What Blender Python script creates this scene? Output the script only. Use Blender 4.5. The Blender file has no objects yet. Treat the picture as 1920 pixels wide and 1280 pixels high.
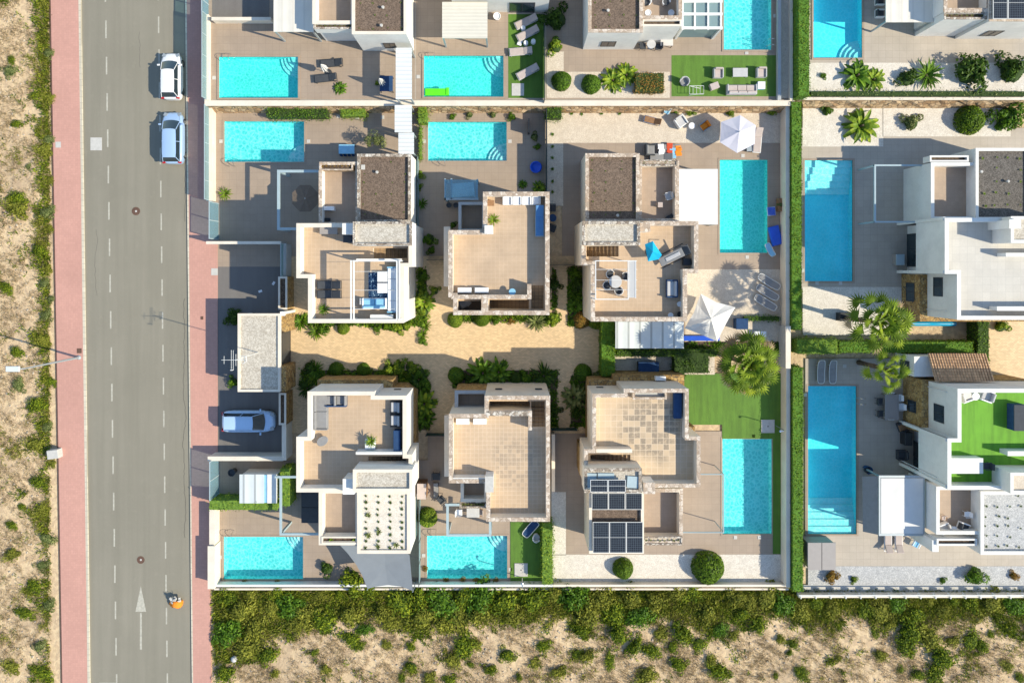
import bpy, math, random
from mathutils import Vector
random.seed(11)
R = math.radians
# ---------------------------------------------------------------- camera, sky, sun, exposure
CH, F0, CX, CY = 64.0, 1376.0, 960.0, 505.0      # camera height, focal length in photo pixels, nadir in the photo
scene = bpy.context.scene
C = scene.collection
cam = bpy.data.cameras.new("camera"); camo = bpy.data.objects.new("camera", cam); C.objects.link(camo)
camo.location = (0, 0, CH); camo.rotation_euler = (0, 0, 0)
cam.sensor_width = 36; cam.lens = 36 * F0 / 1920; cam.shift_y = -(640 - CY) / 1920
cam.clip_end = 2000; scene.camera = camo
SUN_EL = R(37.5); SUNV = Vector((0.963, -0.270, 0)).normalized()       # horizontal direction towards the sun
world = bpy.data.worlds.new("World"); scene.world = world; world.use_nodes = True
nt = world.node_tree; bg = nt.nodes['Background']
sky = nt.nodes.new('ShaderNodeTexSky'); sky.sky_type = 'NISHITA'; sky.sun_disc = False
sky.sun_elevation = SUN_EL; sky.sun_rotation = math.atan2(SUNV.x, SUNV.y)
sky.air_density = 1.3; sky.dust_density = 0.3; sky.ozone_density = 3.0
nt.links.new(sky.outputs[0], bg.inputs[0]); bg.inputs[1].default_value = 0.15
sl = bpy.data.lights.new("sun", 'SUN'); sl.energy = 4.4; sl.angle = R(0.5); sl.color = (1, 0.91, 0.72)
so = bpy.data.objects.new("sun", sl); C.objects.link(so); so.location = (60, -20, 60)
d = Vector((SUNV.x*math.cos(SUN_EL), SUNV.y*math.cos(SUN_EL), math.sin(SUN_EL)))
so.rotation_euler = d.to_track_quat('Z', 'Y').to_euler()
scene.view_settings.view_transform = 'Standard'; scene.view_settings.look = 'None'
scene.view_settings.exposure = 0.48; scene.view_settings.gamma = 1
scene.cycles.max_bounces = 8; scene.cycles.transparent_max_bounces = 12
# ---------------------------------------------------------------- helpers
def P(px, py, z=0.0):
    k = (CH - z) / F0
    return Vector(((px - CX) * k, (CY - py) * k, z))
def MS(px, z=0.0): return px * (CH - z) / F0            # pixels to metres at height z
class B:
    def __init__(s): s.v = []; s.f = []
    def poly(s, pts):
        n = len(s.v); s.v += [tuple(p) for p in pts]; s.f.append(tuple(range(n, n + len(pts))))
    def box(s, x0, x1, y0, y1, z0, z1):
        if x0 > x1: x0, x1 = x1, x0
        if y0 > y1: y0, y1 = y1, y0
        n = len(s.v)
        s.v += [(x0,y0,z0),(x1,y0,z0),(x1,y1,z0),(x0,y1,z0),(x0,y0,z1),(x1,y0,z1),(x1,y1,z1),(x0,y1,z1)]
        s.f += [(n,n+3,n+2,n+1),(n+4,n+5,n+6,n+7),(n,n+1,n+5,n+4),(n+1,n+2,n+6,n+5),(n+2,n+3,n+7,n+6),(n+3,n,n+4,n+7)]
        return s
    def cbox(s, cx, cy, cz, sx, sy, sz, rz=0, rx=0, ry=0, bev=0):   # centred, rotated box, optional top bevel
        from mathutils import Euler
        m = Euler((rx, ry, rz)).to_matrix()
        hx, hy, hz = sx/2, sy/2, sz/2; n = len(s.v)
        if bev:
            ring = [[(-hx,-hy,-hz),(hx,-hy,-hz),(hx,hy,-hz),(-hx,hy,-hz)],[(-hx,-hy,hz-bev),(hx,-hy,hz-bev),(hx,hy,hz-bev),(-hx,hy,hz-bev)],
                    [(-hx+bev*.3,-hy+bev*.3,hz-bev*.3),(hx-bev*.3,-hy+bev*.3,hz-bev*.3),(hx-bev*.3,hy-bev*.3,hz-bev*.3),(-hx+bev*.3,hy-bev*.3,hz-bev*.3)],
                    [(-hx+bev,-hy+bev,hz),(hx-bev,-hy+bev,hz),(hx-bev,hy-bev,hz),(-hx+bev,hy-bev,hz)]]
        else:
            ring = [[(-hx,-hy,-hz),(hx,-hy,-hz),(hx,hy,-hz),(-hx,hy,-hz)],[(-hx,-hy,hz),(hx,-hy,hz),(hx,hy,hz),(-hx,hy,hz)]]
        for r in ring:
            for p in r: s.v.append(tuple(m @ Vector(p) + Vector((cx,cy,cz))))
        k = len(ring)
        for i in range(k-1):
            for j in range(4):
                a = n+i*4+j; b = n+i*4+(j+1)%4; s.f.append((a,b,b+4,a+4))
        s.f.append((n+3,n+2,n+1,n)); s.f.append(tuple(n+(k-1)*4+j for j in range(4)))
        return s
    def pbox(s, px0, py0, px1, py1, z0, z1):     # box whose TOP is seen at these photo pixels
        a = P(px0,py0,z1); b = P(px1,py1,z1); return s.box(a.x,b.x,a.y,b.y,z0,z1)
    def prism(s, pts, z0, z1, bottom=False):
        ar = sum(pts[i][0]*pts[(i+1)%len(pts)][1]-pts[(i+1)%len(pts)][0]*pts[i][1] for i in range(len(pts)))
        if ar < 0: pts = pts[::-1]
        n = len(s.v); k = len(pts)
        s.v += [(p[0],p[1],z0) for p in pts] + [(p[0],p[1],z1) for p in pts]
        for i in range(k):
            j = (i+1)%k; s.f.append((n+i,n+j,n+k+j,n+k+i))
        s.f.append(tuple(n+k+i for i in range(k)))
        if bottom: s.f.append(tuple(n+i for i in reversed(range(k))))
        return s
    def tube(s, pts, r, seg=6, r1=None, cap=True):
        pts = [Vector(p) for p in pts]; n0 = len(s.v); k = len(pts)
        for i, p in enumerate(pts):
            t = (pts[min(i+1,k-1)] - pts[max(i-1,0)]).normalized()
            a = t.cross(Vector((0,0,1)))
            if a.length < 1e-3: a = Vector((1,0,0))
            a.normalize(); b = t.cross(a).normalized()
            rr = r if r1 is None else r + (r1-r)*i/(k-1)
            for j in range(seg):
                an = 2*math.pi*j/seg; s.v.append(tuple(p + a*math.cos(an)*rr + b*math.sin(an)*rr))
        for i in range(k-1):
            for j in range(seg):
                a = n0+i*seg+j; b = n0+i*seg+(j+1)%seg; s.f.append((a,a+seg,b+seg,b))
        if cap:
            s.f.append(tuple(n0+j for j in range(seg))); s.f.append(tuple(n0+(k-1)*seg+j for j in reversed(range(seg))))
        return s
    def lathe(s, cx, cy, prof, seg=16):          # prof = [(r,z)...] bottom to top
        n0 = len(s.v)
        for r, z in prof:
            for j in range(seg):
                an = 2*math.pi*j/seg; s.v.append((cx+r*math.cos(an), cy+r*math.sin(an), z))
        for i in range(len(prof)-1):
            for j in range(seg):
                a = n0+i*seg+j; b = n0+i*seg+(j+1)%seg; s.f.append((a,b,b+seg,a+seg))
        s.f.append(tuple(n0+(len(prof)-1)*seg+j for j in range(seg)))
        s.f.append(tuple(n0+j for j in reversed(range(seg))))
        return s
    def mesh(s, name, m, off=(0,0,0), smooth=False):
        me = bpy.data.meshes.new(name); ox, oy, oz = off
        me.from_pydata([(x-ox,y-oy,z-oz) for x,y,z in s.v], [], s.f); me.update()
        if isinstance(m, (list, tuple)):
            for q in m: me.materials.append(q)
        elif m: me.materials.append(m)
        if smooth: me.polygons.foreach_set('use_smooth', [True]*len(me.polygons))
        return me
def tag(o, label=None, cat=None, group=None, kind=None):
    if label: o['label'] = label
    if cat: o['category'] = cat
    if group: o['group'] = group
    if kind: o['kind'] = kind
    return o
def thing(name, label, cat, loc=(0,0,0), rot=0, group=None):
    o = bpy.data.objects.new(name, None); C.objects.link(o); o.empty_display_size = .2
    o.location = loc; o.rotation_euler = (0,0,rot)
    return tag(o, label, cat, group)
LOC = {}
def part(name, b, m, parent, label=None, smooth=False, local=False):
    """local=False: b is in world coordinates (the parent chain is unrotated)"""
    off = (0,0,0)
    if not local:
        q = parent
        while q is not None:
            off = tuple(off[i]+q.location[i] for i in range(3)); q = q.parent
    o = bpy.data.objects.new(name, b.mesh(name, m, off, smooth)); C.objects.link(o); o.parent = parent
    if label: o['label'] = label
    return o
def solo(name, b, m, label, cat, group=None, smooth=False):    # one-mesh thing, origin at its base
    xs = [v[0] for v in b.v]; ys = [v[1] for v in b.v]; zs = [v[2] for v in b.v]
    loc = ((min(xs)+max(xs))/2, (min(ys)+max(ys))/2, min(zs))
    o = bpy.data.objects.new(name, b.mesh(name, m, loc, smooth)); C.objects.link(o); o.location = loc
    return tag(o, label, cat, group)
def struct(name, b, m, kind='structure'):
    o = bpy.data.objects.new(name, b.mesh(name, m)); C.objects.link(o); o['kind'] = kind; return o
def dup(root, loc, rot=None, label=None, group=None, scale=None):
    r = root.copy(); C.objects.link(r); r.location = loc
    if rot is not None: r.rotation_euler = (0,0,rot)
    if scale is not None: r.scale = scale if hasattr(scale,'__len__') else (scale,)*3
    if label: r['label'] = label
    if group: r['group'] = group
    for ch in list(root.children):
        c = ch.copy(); C.objects.link(c); c.parent = r
        for g in ch.children:
            e = g.copy(); C.objects.link(e); e.parent = c
    return r
PROTO = {}
def place(kind, px, py, z, rot, label, group=None, zt=0.4, scale=None, **kw):
    """put a thing of a kind so that its middle (zt above its floor) is seen at the pixel"""
    p = P(px, py, z + zt); loc = (p.x, p.y, z)
    key = (kind, tuple(sorted((k, str(v)) for k, v in kw.items())))
    if key not in PROTO:
        o = MAKE[kind](**kw); o.location = loc; o.rotation_euler = (0,0,R(rot)); tag(o, label, None, group)
        if scale is not None: o.scale = scale if hasattr(scale,'__len__') else (scale,)*3
        PROTO[key] = o; return o
    return dup(PROTO[key], loc, R(rot), label, group, scale if scale is not None else 1)
# ---------------------------------------------------------------- materials
def srgb(r, g, b): return tuple(((c/255)/12.92 if c/255 <= .04045 else ((c/255+.055)/1.055)**2.4) for c in (r,g,b))
class NT:
    def __init__(s, name):
        s.m = bpy.data.materials.new(name); s.m.use_nodes = True; s.t = s.m.node_tree
        s.b = s.t.nodes['Principled BSDF']
    def n(s, ty, **kw):
        q = s.t.nodes.new('ShaderNode'+ty)
        for k, v in kw.items():
            if k in q.inputs: q.inputs[k].default_value = v
            else: setattr(q, k, v)
        return q
    def l(s, a, b): s.t.links.new(a, b)
    def pos(s): return s.n('NewGeometry').outputs['Position']
    def noise(s, scale, detail=4, vec=None, dist=0, rough=.6):
        q = s.n('TexNoise', Scale=scale, Detail=detail, Distortion=dist, Roughness=rough); s.l(vec or s.pos(), q.inputs['Vector']); return q
    def ramp(s, fac, stops):
        q = s.n('ValToRGB'); e = q.color_ramp.elements
        while len(e) < len(stops): e.new(.5)
        for i, (p, c) in enumerate(stops):
            e[i].position = p; e[i].color = (*c, 1) if len(c) == 3 else c
        s.l(fac, q.inputs[0]); return q.outputs[0]
    def mix(s, fac, a, b, mode='MIX'):
        q = s.n('Mix', data_type='RGBA', blend_type=mode)
        for v, i in ((fac, 0), (a, 6), (b, 7)):
            if isinstance(v, (int, float)): q.inputs[i].default_value = v
            elif isinstance(v, tuple): q.inputs[i].default_value = (*v, 1)
            else: s.l(v, q.inputs[i])
        return q.outputs[2]
    def bump(s, h, st=.3, dist=.02):
        q = s.n('Bump', Strength=st, Distance=dist); s.l(h, q.inputs['Height']); s.l(q.outputs[0], s.b.inputs['Normal'])
    def col(s, c):
        if isinstance(c, tuple): s.b.inputs['Base Color'].default_value = (*c, 1)
        else: s.l(c, s.b.inputs['Base Color'])
def sc(c, k): return tuple(x*k for x in c)
def plain(name, c, rough=.6, metal=0, var=.12, scale=3, spec=.4):
    t = NT(name); n = t.noise(scale, 5)
    t.col(t.ramp(n.outputs[0], [(.3, sc(c, 1-var)), (.7, sc(c, 1+var*.5))]))
    t.b.inputs['Roughness'].default_value = rough; t.b.inputs['Metallic'].default_value = metal
    t.b.inputs['Specular IOR Level'].default_value = spec
    return t.m
def plaster(name, c):
    t = NT(name); n = t.noise(.8, 6); n2 = t.noise(6, 4); 
    a = t.ramp(n.outputs[0], [(.35, sc(c, .88)), (.6, c)])
    t.col(t.mix(.12, a, t.ramp(n2.outputs[0], [(.4, sc(c,.7)), (.6, c)])))
    g = t.noise(60, 3); t.bump(g.outputs[0], .15, .01); t.b.inputs['Roughness'].default_value = .85; return t.m
def tiles(name, c, size, grout, gw=.02, stain=0, spot=None, var=.06, off=0.0, w=None, dark=None, sc2=.7, rough=.7):
    t = NT(name)
    q = t.n('TexBrick', offset=off, Scale=1.0); q.inputs['Mortar Size'].default_value = gw; q.inputs['Mortar Smooth'].default_value = .3
    q.inputs['Brick Width'].default_value = w or size; q.inputs['Row Height'].default_value = size; q.inputs['Bias'].default_value = 0
    t.l(t.pos(), q.inputs['Vector'])
    q.inputs['Color1'].default_value = (*sc(c,1-var),1); q.inputs['Color2'].default_value = (*sc(c,1+var),1); q.inputs['Mortar'].default_value = (*grout,1)
    n = t.noise(sc2, 6); n3 = t.noise(9, 4)
    a = t.mix(t.ramp(n.outputs[0], [(.35,(.0,.0,.0)),(.7,(.35,.35,.35))]), q.outputs[0], sc(c,.62))
    a = t.mix(t.ramp(n3.outputs[0], [(.3,(.25,.25,.25)),(.6,(0,0,0))]), a, sc(c,.72))
    if stain:
        q2 = t.n('TexBrick', offset=off, Scale=1.0); q2.inputs['Mortar Size'].default_value = gw
        q2.inputs['Brick Width'].default_value = w or size; q2.inputs['Row Height'].default_value = size
        q2.inputs['Color1'].default_value = (0,0,0,1); q2.inputs['Color2'].default_value = (1,1,1,1); q2.inputs['Mortar'].default_value = (0,0,0,1)
        q2.inputs['Bias'].default_value = .1
        t.l(t.pos(), q2.inputs['Vector'])
        m = t.noise(.33, 3); mm = t.ramp(m.outputs[0], [(.47,(0,0,0)),(.58,(1,1,1))])
        if spot:
            dn = t.n('VectorMath', operation='DISTANCE'); wn = t.noise(.8, 3); wv = t.n('VectorMath', operation='MULTIPLY_ADD'); t.l(wn.outputs['Color'], wv.inputs[0]); wv.inputs[1].default_value = (2.4,2.4,0); t.l(t.pos(), wv.inputs[2])
            t.l(wv.outputs[0], dn.inputs[0]); dn.inputs[1].default_value = (spot[0]+1.2, spot[1]+1.2, 6.0); dv = t.n('Math', operation='DIVIDE'); t.l(dn.outputs['Value'], dv.inputs[0]); dv.inputs[1].default_value = spot[2]*2
            mm = t.ramp(dv.outputs[0], [(.30,(1,1,1)),(.55,(0,0,0))])
        f = t.noise(4, 6); ff = t.ramp(f.outputs[0], [(.34,(.35,.35,.35)),(.52,(1,1,1))])
        k = t.mix(1.0, t.mix(1.0, t.ramp(q2.outputs[0], [(.40,(0,0,0)),(.46,(1,1,1))]), mm, 'MULTIPLY'), ff, 'MULTIPLY')
        k = t.mix(1.0, k, (stain,)*3, 'MULTIPLY')
        a = t.mix(k, a, dark or sc(c,.35))
    t.col(a); t.bump(q.outputs['Fac'], -.3, .01); t.b.inputs['Roughness'].default_value = rough
    return t.m
def gravel(name, cols, scale=18, bump=.8, patch=None, psc=.5):
    t = NT(name); v = t.n('TexVoronoi', Scale=scale); t.l(t.pos(), v.inputs['Vector'])
    h = t.n('SeparateColor'); t.l(v.outputs['Color'], h.inputs[0])
    n = len(cols); a = t.ramp(h.outputs[0], [(.08+.84*i/(n-1), c) for i, c in enumerate(cols)])
    m = t.noise(2.2, 5); a = t.mix(t.ramp(m.outputs[0], [(.35,(.35,.35,.35)),(.65,(0,0,0))]), a, sc(cols[0],.8))
    if patch:
        m2 = t.noise(psc, 6); a = t.mix(t.ramp(m2.outputs[0], [(.45,(0,0,0)),(.7,(.8,.8,.8))]), a, patch)
    t.col(a); t.bump(v.outputs['Distance'], -bump, .04); t.b.inputs['Roughness'].default_value = .9; return t.m
def stonework(name, cols, scale=2.2, joint=(.09,.07,.05)):
    t = NT(name); ps = t.pos(); v = t.n('TexVoronoi', Scale=scale, Randomness=.9); v2 = t.n('TexVoronoi', Scale=scale, Randomness=.9, feature='DISTANCE_TO_EDGE')
    w = t.noise(3, 3); pv = t.mix(.04, ps, w.outputs['Color'])
    t.l(pv, v.inputs['Vector']); t.l(pv, v2.inputs['Vector'])
    h = t.n('SeparateColor'); t.l(v.outputs['Color'], h.inputs[0]); n = len(cols)
    a = t.ramp(h.outputs[0], [(.1+.8*i/(n-1), c) for i, c in enumerate(cols)])
    g = t.noise(7, 5); a = t.mix(t.ramp(g.outputs[0], [(.35,(.5,.5,.5)),(.65,(0,0,0))]), a, sc(cols[0],.6))
    a = t.mix(t.ramp(v2.outputs[0], [(.02,(1,1,1)),(.06,(0,0,0))]), a, joint)
    t.col(a); t.bump(v2.outputs[0], .6, .05); t.b.inputs['Roughness'].default_value = .9; return t.m
def leafmat(name, cols, rough=.55):
    t = NT(name); g = t.n('NewGeometry'); n = t.noise(.9, 3)
    k = len(cols); a = t.ramp(g.outputs['Random Per Island'], [(i/(k-1)*.96+.02, c) for i, c in enumerate(cols)])
    a = t.mix(t.ramp(n.outputs[0], [(.4,(0,0,0)),(.65,(.45,.45,.45))]), a, sc(cols[0],.8))
    t.col(a); t.b.inputs['Roughness'].default_value = rough; t.b.inputs['Specular IOR Level'].default_value = .25
    tr = t.n('BsdfTranslucent'); t.l(a, tr.inputs[0]); mx = t.n('MixShader'); mx.inputs[0].default_value = .28
    t.l(t.b.outputs[0], mx.inputs[1]); t.l(tr.outputs[0], mx.inputs[2]); t.l(mx.outputs[0], t.t.nodes['Material Output'].inputs[0])
    return t.m
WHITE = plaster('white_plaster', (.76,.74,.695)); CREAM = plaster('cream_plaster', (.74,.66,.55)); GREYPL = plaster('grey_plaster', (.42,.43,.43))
SHELL = plaster('warm_white_plaster', (.75,.665,.55))
BEIGE = tiles('beige_roof_tiles', (.53,.385,.255), .33, (.60,.46,.32), .012, stain=.12, var=.04)
STAINED = tiles('stained_roof_tiles', (.60,.455,.30), .46, (.68,.55,.40), .02, stain=.68, spot=(P(1222,800,6).x, P(1222,800,6).y, 3.0), var=.05, dark=(.15,.13,.105))
STAINED2 = tiles('spotted_roof_tiles', (.56,.41,.27), .33, (.66,.52,.37), .018, stain=.42, spot=(P(968,865,6).x, P(968,865,6).y, 2.4), var=.05, dark=(.2,.165,.13))
WTILE = tiles('pale_roof_tiles', (.55,.52,.465), .6, (.45,.43,.39), .012, var=.04)
PATIO = tiles('patio_tiles', (.37,.285,.212), .6, (.27,.205,.155), .010, var=.03)
PATIO2 = tiles('pale_patio_tiles', (.45,.385,.31), .6, (.33,.28,.225), .010, var=.03)
BALC = tiles('balcony_tiles', (.40,.30,.22), .33, (.36,.27,.2), .012, var=.04)
PAVER = tiles('courtyard_pavers', (.70,.505,.285), .12, (.52,.37,.21), .012, var=.16, off=.5, w=.24, sc2=.35)
REDP = tiles('red_pavers', (.56,.30,.235), .2, (.49,.26,.205), .008, var=.05, sc2=.25)
def asphalt(name, c, c2):
    t = NT(name); mp = t.n('Mapping'); mp.inputs['Scale'].default_value = (1.4, .05, 1); t.l(t.pos(), mp.inputs[0])
    n = t.noise(.9, 5, mp.outputs[0]); n2 = t.noise(.12, 5); g = t.noise(45, 3); n4 = t.noise(1.6, 6)
    a = t.ramp(n.outputs[0], [(.35, c), (.65, c2)]); a = t.mix(t.ramp(n2.outputs[0], [(.4,(0,0,0)),(.65,(.45,.45,.45))]), a, sc(c,.82))
    a = t.mix(t.ramp(n4.outputs[0], [(.58,(0,0,0)),(.75,(.3,.3,.3))]), a, sc(c2,1.2))
    a = t.mix(.25, a, t.ramp(g.outputs[0], [(.35, sc(c,.5)), (.65, sc(c2,1.5))]))
    t.col(a); t.bump(g.outputs[0], .3, .01); t.b.inputs['Roughness'].default_value = .88; return t.m
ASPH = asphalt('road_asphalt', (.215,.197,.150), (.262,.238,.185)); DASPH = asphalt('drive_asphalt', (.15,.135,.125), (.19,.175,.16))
WGRAV = gravel('white_gravel', [(.56,.50,.42),(.68,.62,.53),(.78,.72,.63)], 20, .5)
BGRAV = gravel('beige_gravel', [(.52,.43,.33),(.64,.545,.43),(.70,.62,.50)], 22, .4)
GGRAV = gravel('grey_gravel', [(.34,.34,.34),(.45,.45,.44),(.58,.57,.55)], 16, .5)
RGRAV = gravel('roof_gravel', [(.40,.35,.28),(.52,.47,.39),(.64,.59,.50)], 13, .5)
LAVA = gravel('lava_gravel', [(.10,.07,.05),(.165,.115,.082),(.23,.165,.12)], 14, .6)
LAVA2 = gravel('dark_lava_gravel', [(.075,.065,.055),(.12,.105,.09),(.18,.16,.14)], 14, .6)
STONE = stonework('rubble_stone', [(.36,.22,.11),(.58,.40,.22),(.66,.50,.32),(.42,.27,.15)], 2.4)
YSTONE = stonework('ochre_stone', [(.30,.17,.05),(.46,.29,.10),(.52,.35,.14)], 3.5)
CAPST = stonework('pale_capstone', [(.42,.33,.25),(.66,.55,.44),(.74,.65,.55),(.50,.38,.28)], 3.2, (.34,.25,.18))
ROUGH = stonework('rough_capstone', [(.25,.20,.15),(.60,.52,.42),(.72,.66,.57),(.35,.27,.2)], 4.2, (.12,.09,.07))
SOIL = gravel('soil', [(.07,.045,.03),(.12,.08,.05),(.17,.12,.08)], 10, .8)
def turf(name, c):
    t = NT(name); n = t.noise(1.3, 5); g = t.noise(40, 4); m = t.n('Mapping'); m.inputs['Scale'].default_value = (1,.1,1); t.l(t.pos(), m.inputs[0]); s = t.noise(2.2, 3, m.outputs[0])
    a = t.ramp(n.outputs[0], [(.35, sc(c,.78)), (.65, c)]); a = t.mix(.35, a, t.ramp(g.outputs[0], [(.35, sc(c,.35)), (.65, sc(c,1.6))]))
    a = t.mix(.3, a, t.ramp(s.outputs[0], [(.4, sc(c,.6)), (.6, sc(c,1.35))]))
    t.col(a); t.bump(g.outputs[0], .6, .03); t.b.inputs['Roughness'].default_value = .8; return t.m
TURF = turf('artificial_turf', (.095,.20,.02)); TURF2 = turf('bright_turf', (.13,.34,.02))
def ground_mat():
    t = NT('dry_ground'); n = t.noise(.35, 8); n2 = t.noise(2.5, 8, dist=.6); n3 = t.noise(14, 5); n4 = t.noise(.16, 4)
    a = t.ramp(n.outputs[0], [(.3,(.55,.40,.225)),(.5,(.68,.515,.31)),(.7,(.54,.40,.235))])
    b = t.ramp(n2.outputs[0], [(.43,(0,0,0)),(.58,(.62,.62,.62))]); a = t.mix(b, a, (.46,.32,.20))
    c = t.ramp(n3.outputs[0], [(.58,(0,0,0)),(.72,(.45,.45,.45))]); a = t.mix(c, a, (.20,.145,.09))
    e = t.ramp(n4.outputs[0], [(.5,(0,0,0)),(.62,(.35,.35,.35))]); a = t.mix(e, a, (.30,.22,.15))
    t.col(a); t.bump(n2.outputs[0], .8, .12); t.b.inputs['Roughness'].default_value = .95; return t.m
GROUND = ground_mat()
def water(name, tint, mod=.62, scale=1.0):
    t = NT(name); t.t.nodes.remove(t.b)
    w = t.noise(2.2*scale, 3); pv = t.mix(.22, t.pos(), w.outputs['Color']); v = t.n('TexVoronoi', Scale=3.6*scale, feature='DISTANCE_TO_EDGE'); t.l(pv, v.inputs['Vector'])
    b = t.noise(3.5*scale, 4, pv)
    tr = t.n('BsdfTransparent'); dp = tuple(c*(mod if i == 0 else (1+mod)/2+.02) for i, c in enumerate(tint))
    t.l(t.ramp(v.outputs[0], [(.0, tuple(min(1,c*1.5) for c in tint)), (.07, tint), (.24, dp)]), tr.inputs[0])  # caustic light lines painted into the water tint, deeper colour between them
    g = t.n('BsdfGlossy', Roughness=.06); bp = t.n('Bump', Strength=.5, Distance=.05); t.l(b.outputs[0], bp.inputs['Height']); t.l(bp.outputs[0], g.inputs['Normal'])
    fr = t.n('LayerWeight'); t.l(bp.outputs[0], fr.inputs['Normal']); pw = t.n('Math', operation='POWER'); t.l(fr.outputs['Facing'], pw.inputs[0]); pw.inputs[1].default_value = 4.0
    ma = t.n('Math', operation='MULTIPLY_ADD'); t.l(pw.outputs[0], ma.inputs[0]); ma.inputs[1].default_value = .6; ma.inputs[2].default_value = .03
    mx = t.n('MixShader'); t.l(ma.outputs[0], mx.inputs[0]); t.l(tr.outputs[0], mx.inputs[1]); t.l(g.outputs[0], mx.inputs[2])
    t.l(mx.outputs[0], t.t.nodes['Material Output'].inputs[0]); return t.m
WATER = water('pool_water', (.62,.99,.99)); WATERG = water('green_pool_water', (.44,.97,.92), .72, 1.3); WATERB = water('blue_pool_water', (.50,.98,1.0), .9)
BASIN = tiles('pool_mosaic', (.34,.86,.86), .05, (.42,.88,.88), .003, var=.05)
BASINB = tiles('blue_pool_mosaic', (.24,.86,.95), .05, (.32,.88,.96), .003, var=.05)
POOLW = tiles('pool_step_tiles', (.85,.90,.90), .05, (.75,.85,.86), .003, var=.03)
GREYM = plain('grey_metal', (.36,.40,.42), .45, .3, .05); WMET = plain('white_metal', (.72,.72,.70), .4, 0, .04); DMET = plain('dark_metal', (.05,.055,.06), .45, .2)
BLUEM = plain('blue_grey_metal', (.36,.45,.48), .45, 0, .06); CHROME = plain('chrome', (.7,.7,.7), .2, 1, .03)
WCAN = plain('white_canvas', (.66,.65,.63), .8, 0, .05, 1.5); ECAN = plain('ecru_canvas', (.62,.58,.53), .85, 0, .08, 1.5); LCAN = plain('lilac_canvas', (.60,.58,.64), .85, 0, .05, 1.5)
GCAN = plain('grey_canvas', (.20,.22,.24), .85, 0, .06, 1.5); TAUPE = plain('taupe_canvas', (.17,.13,.10), .9, 0, .1)
CHAR = plain('charcoal_fabric', (.055,.06,.068), .85, 0, .15); GREYF = plain('grey_fabric', (.26,.255,.25), .9, 0, .1); LGREYF = plain('light_grey_fabric', (.50,.49,.48), .9, 0, .08)
PINKF = plain('sand_fabric', (.50,.42,.38), .9, 0, .08); WFAB = plain('white_fabric', (.80,.80,.80), .9, 0, .05); BLUEF = plain('blue_fabric', (.10,.25,.48), .9, 0, .12)
NAVY = plain('navy_fabric', (.02,.06,.15), .9, 0, .2); LBLUE = plain('light_blue_fabric', (.25,.52,.72), .9, 0, .12); ORANGE = plain('orange_fabric', (.80,.25,.02), .85, 0, .15); REDF = plain('red_fabric', (.62,.08,.03), .85, 0, .15)
CYANC = plain('cyan_canvas', (.0,.36,.62), .8, 0, .08); WPLAS = plain('white_plastic', (.80,.80,.80), .35, 0, .04); GPLAS = plain('grey_plastic', (.32,.29,.27), .6, 0, .06)
BLACKP = plain('black_plastic', (.02,.022,.025), .4, 0, .2); BLUEP = plain('blue_plastic', (.02,.10,.62), .35, 0, .1); LIMEP = plain('lime_plastic', (.12,.80,.02), .35, 0, .1)
WOOD = plain('wood', (.28,.15,.07), .7, 0, .25, 6); TERRA = plain('terracotta', (.48,.17,.06), .8, 0, .15); WPAINT = plain('road_paint', (.46,.435,.36), .8, 0, .25, 5)
KERB = tiles('kerb_stone', (.60,.54,.42), .5, (.42,.37,.28), .03, var=.08); LIDM = plain('concrete_lid', (.52,.50,.46), .8, 0, .12, 4); RUST = plain('rusty_iron', (.15,.085,.06), .8, .2, .3, 8)
GLASSD = plain('dark_window_glass', (.02,.035,.045), .06, 0, .1, 1, 1.0)
def seeglass(name, c, a=.55):
    t = NT(name); t.t.nodes.remove(t.b); tr = t.n('BsdfTransparent'); tr.inputs[0].default_value = (*c,1); g = t.n('BsdfGlossy', Roughness=.05); df = t.n('BsdfDiffuse'); df.inputs[0].default_value = (*sc(c,.7),1)
    m0 = t.n('MixShader'); m0.inputs[0].default_value = 1-a; t.l(tr.outputs[0], m0.inputs[1]); t.l(df.outputs[0], m0.inputs[2])
    mx = t.n('MixShader'); mx.inputs[0].default_value = .06; t.l(m0.outputs[0], mx.inputs[1]); t.l(g.outputs[0], mx.inputs[2])
    t.l(mx.outputs[0], t.t.nodes['Material Output'].inputs[0]); return t.m
FGLASS = seeglass('fence_glass', (.55,.72,.74), .55); BGLASS = seeglass('blue_canopy_glass', (.62,.84,.92), .75)
def solar_mat():
    t = NT('solar_cells'); q = t.n('TexBrick', offset=0.0, Scale=1.0); q.inputs['Mortar Size'].default_value = .012; q.inputs['Brick Width'].default_value = .175; q.inputs['Row Height'].default_value = .175
    q.inputs['Color1'].default_value = (.014,.018,.028,1); q.inputs['Color2'].default_value = (.02,.026,.038,1); q.inputs['Mortar'].default_value = (.09,.11,.13,1); t.l(t.pos(), q.inputs['Vector'])
    t.col(q.outputs[0]); t.b.inputs['Roughness'].default_value = .4; t.b.inputs['Specular IOR Level'].default_value = .15; return t.m
SOLAR = solar_mat()
def ribs(name, c, axis=0, per=.2, dark=.75):
    t = NT(name); s = t.n('SeparateXYZ'); t.l(t.pos(), s.inputs[0]); m = t.n('Math', operation='MULTIPLY'); m.inputs[1].default_value = 2*math.pi/per; t.l(s.outputs[axis], m.inputs[0])
    w = t.n('Math', operation='SINE'); t.l(m.outputs[0], w.inputs[0]); n = t.noise(1.2, 4)
    a = t.mix(t.ramp(w.outputs[0], [(.75,(0,0,0)),(.95,(1,1,1))]), c, sc(c, dark)); a = t.mix(t.ramp(n.outputs[0], [(.45,(0,0,0)),(.7,(.3,.3,.3))]), a, sc(c,.8))
    t.col(a); t.bump(w.outputs[0], .5, .02); t.b.inputs['Roughness'].default_value = .5; return t.m
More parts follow.
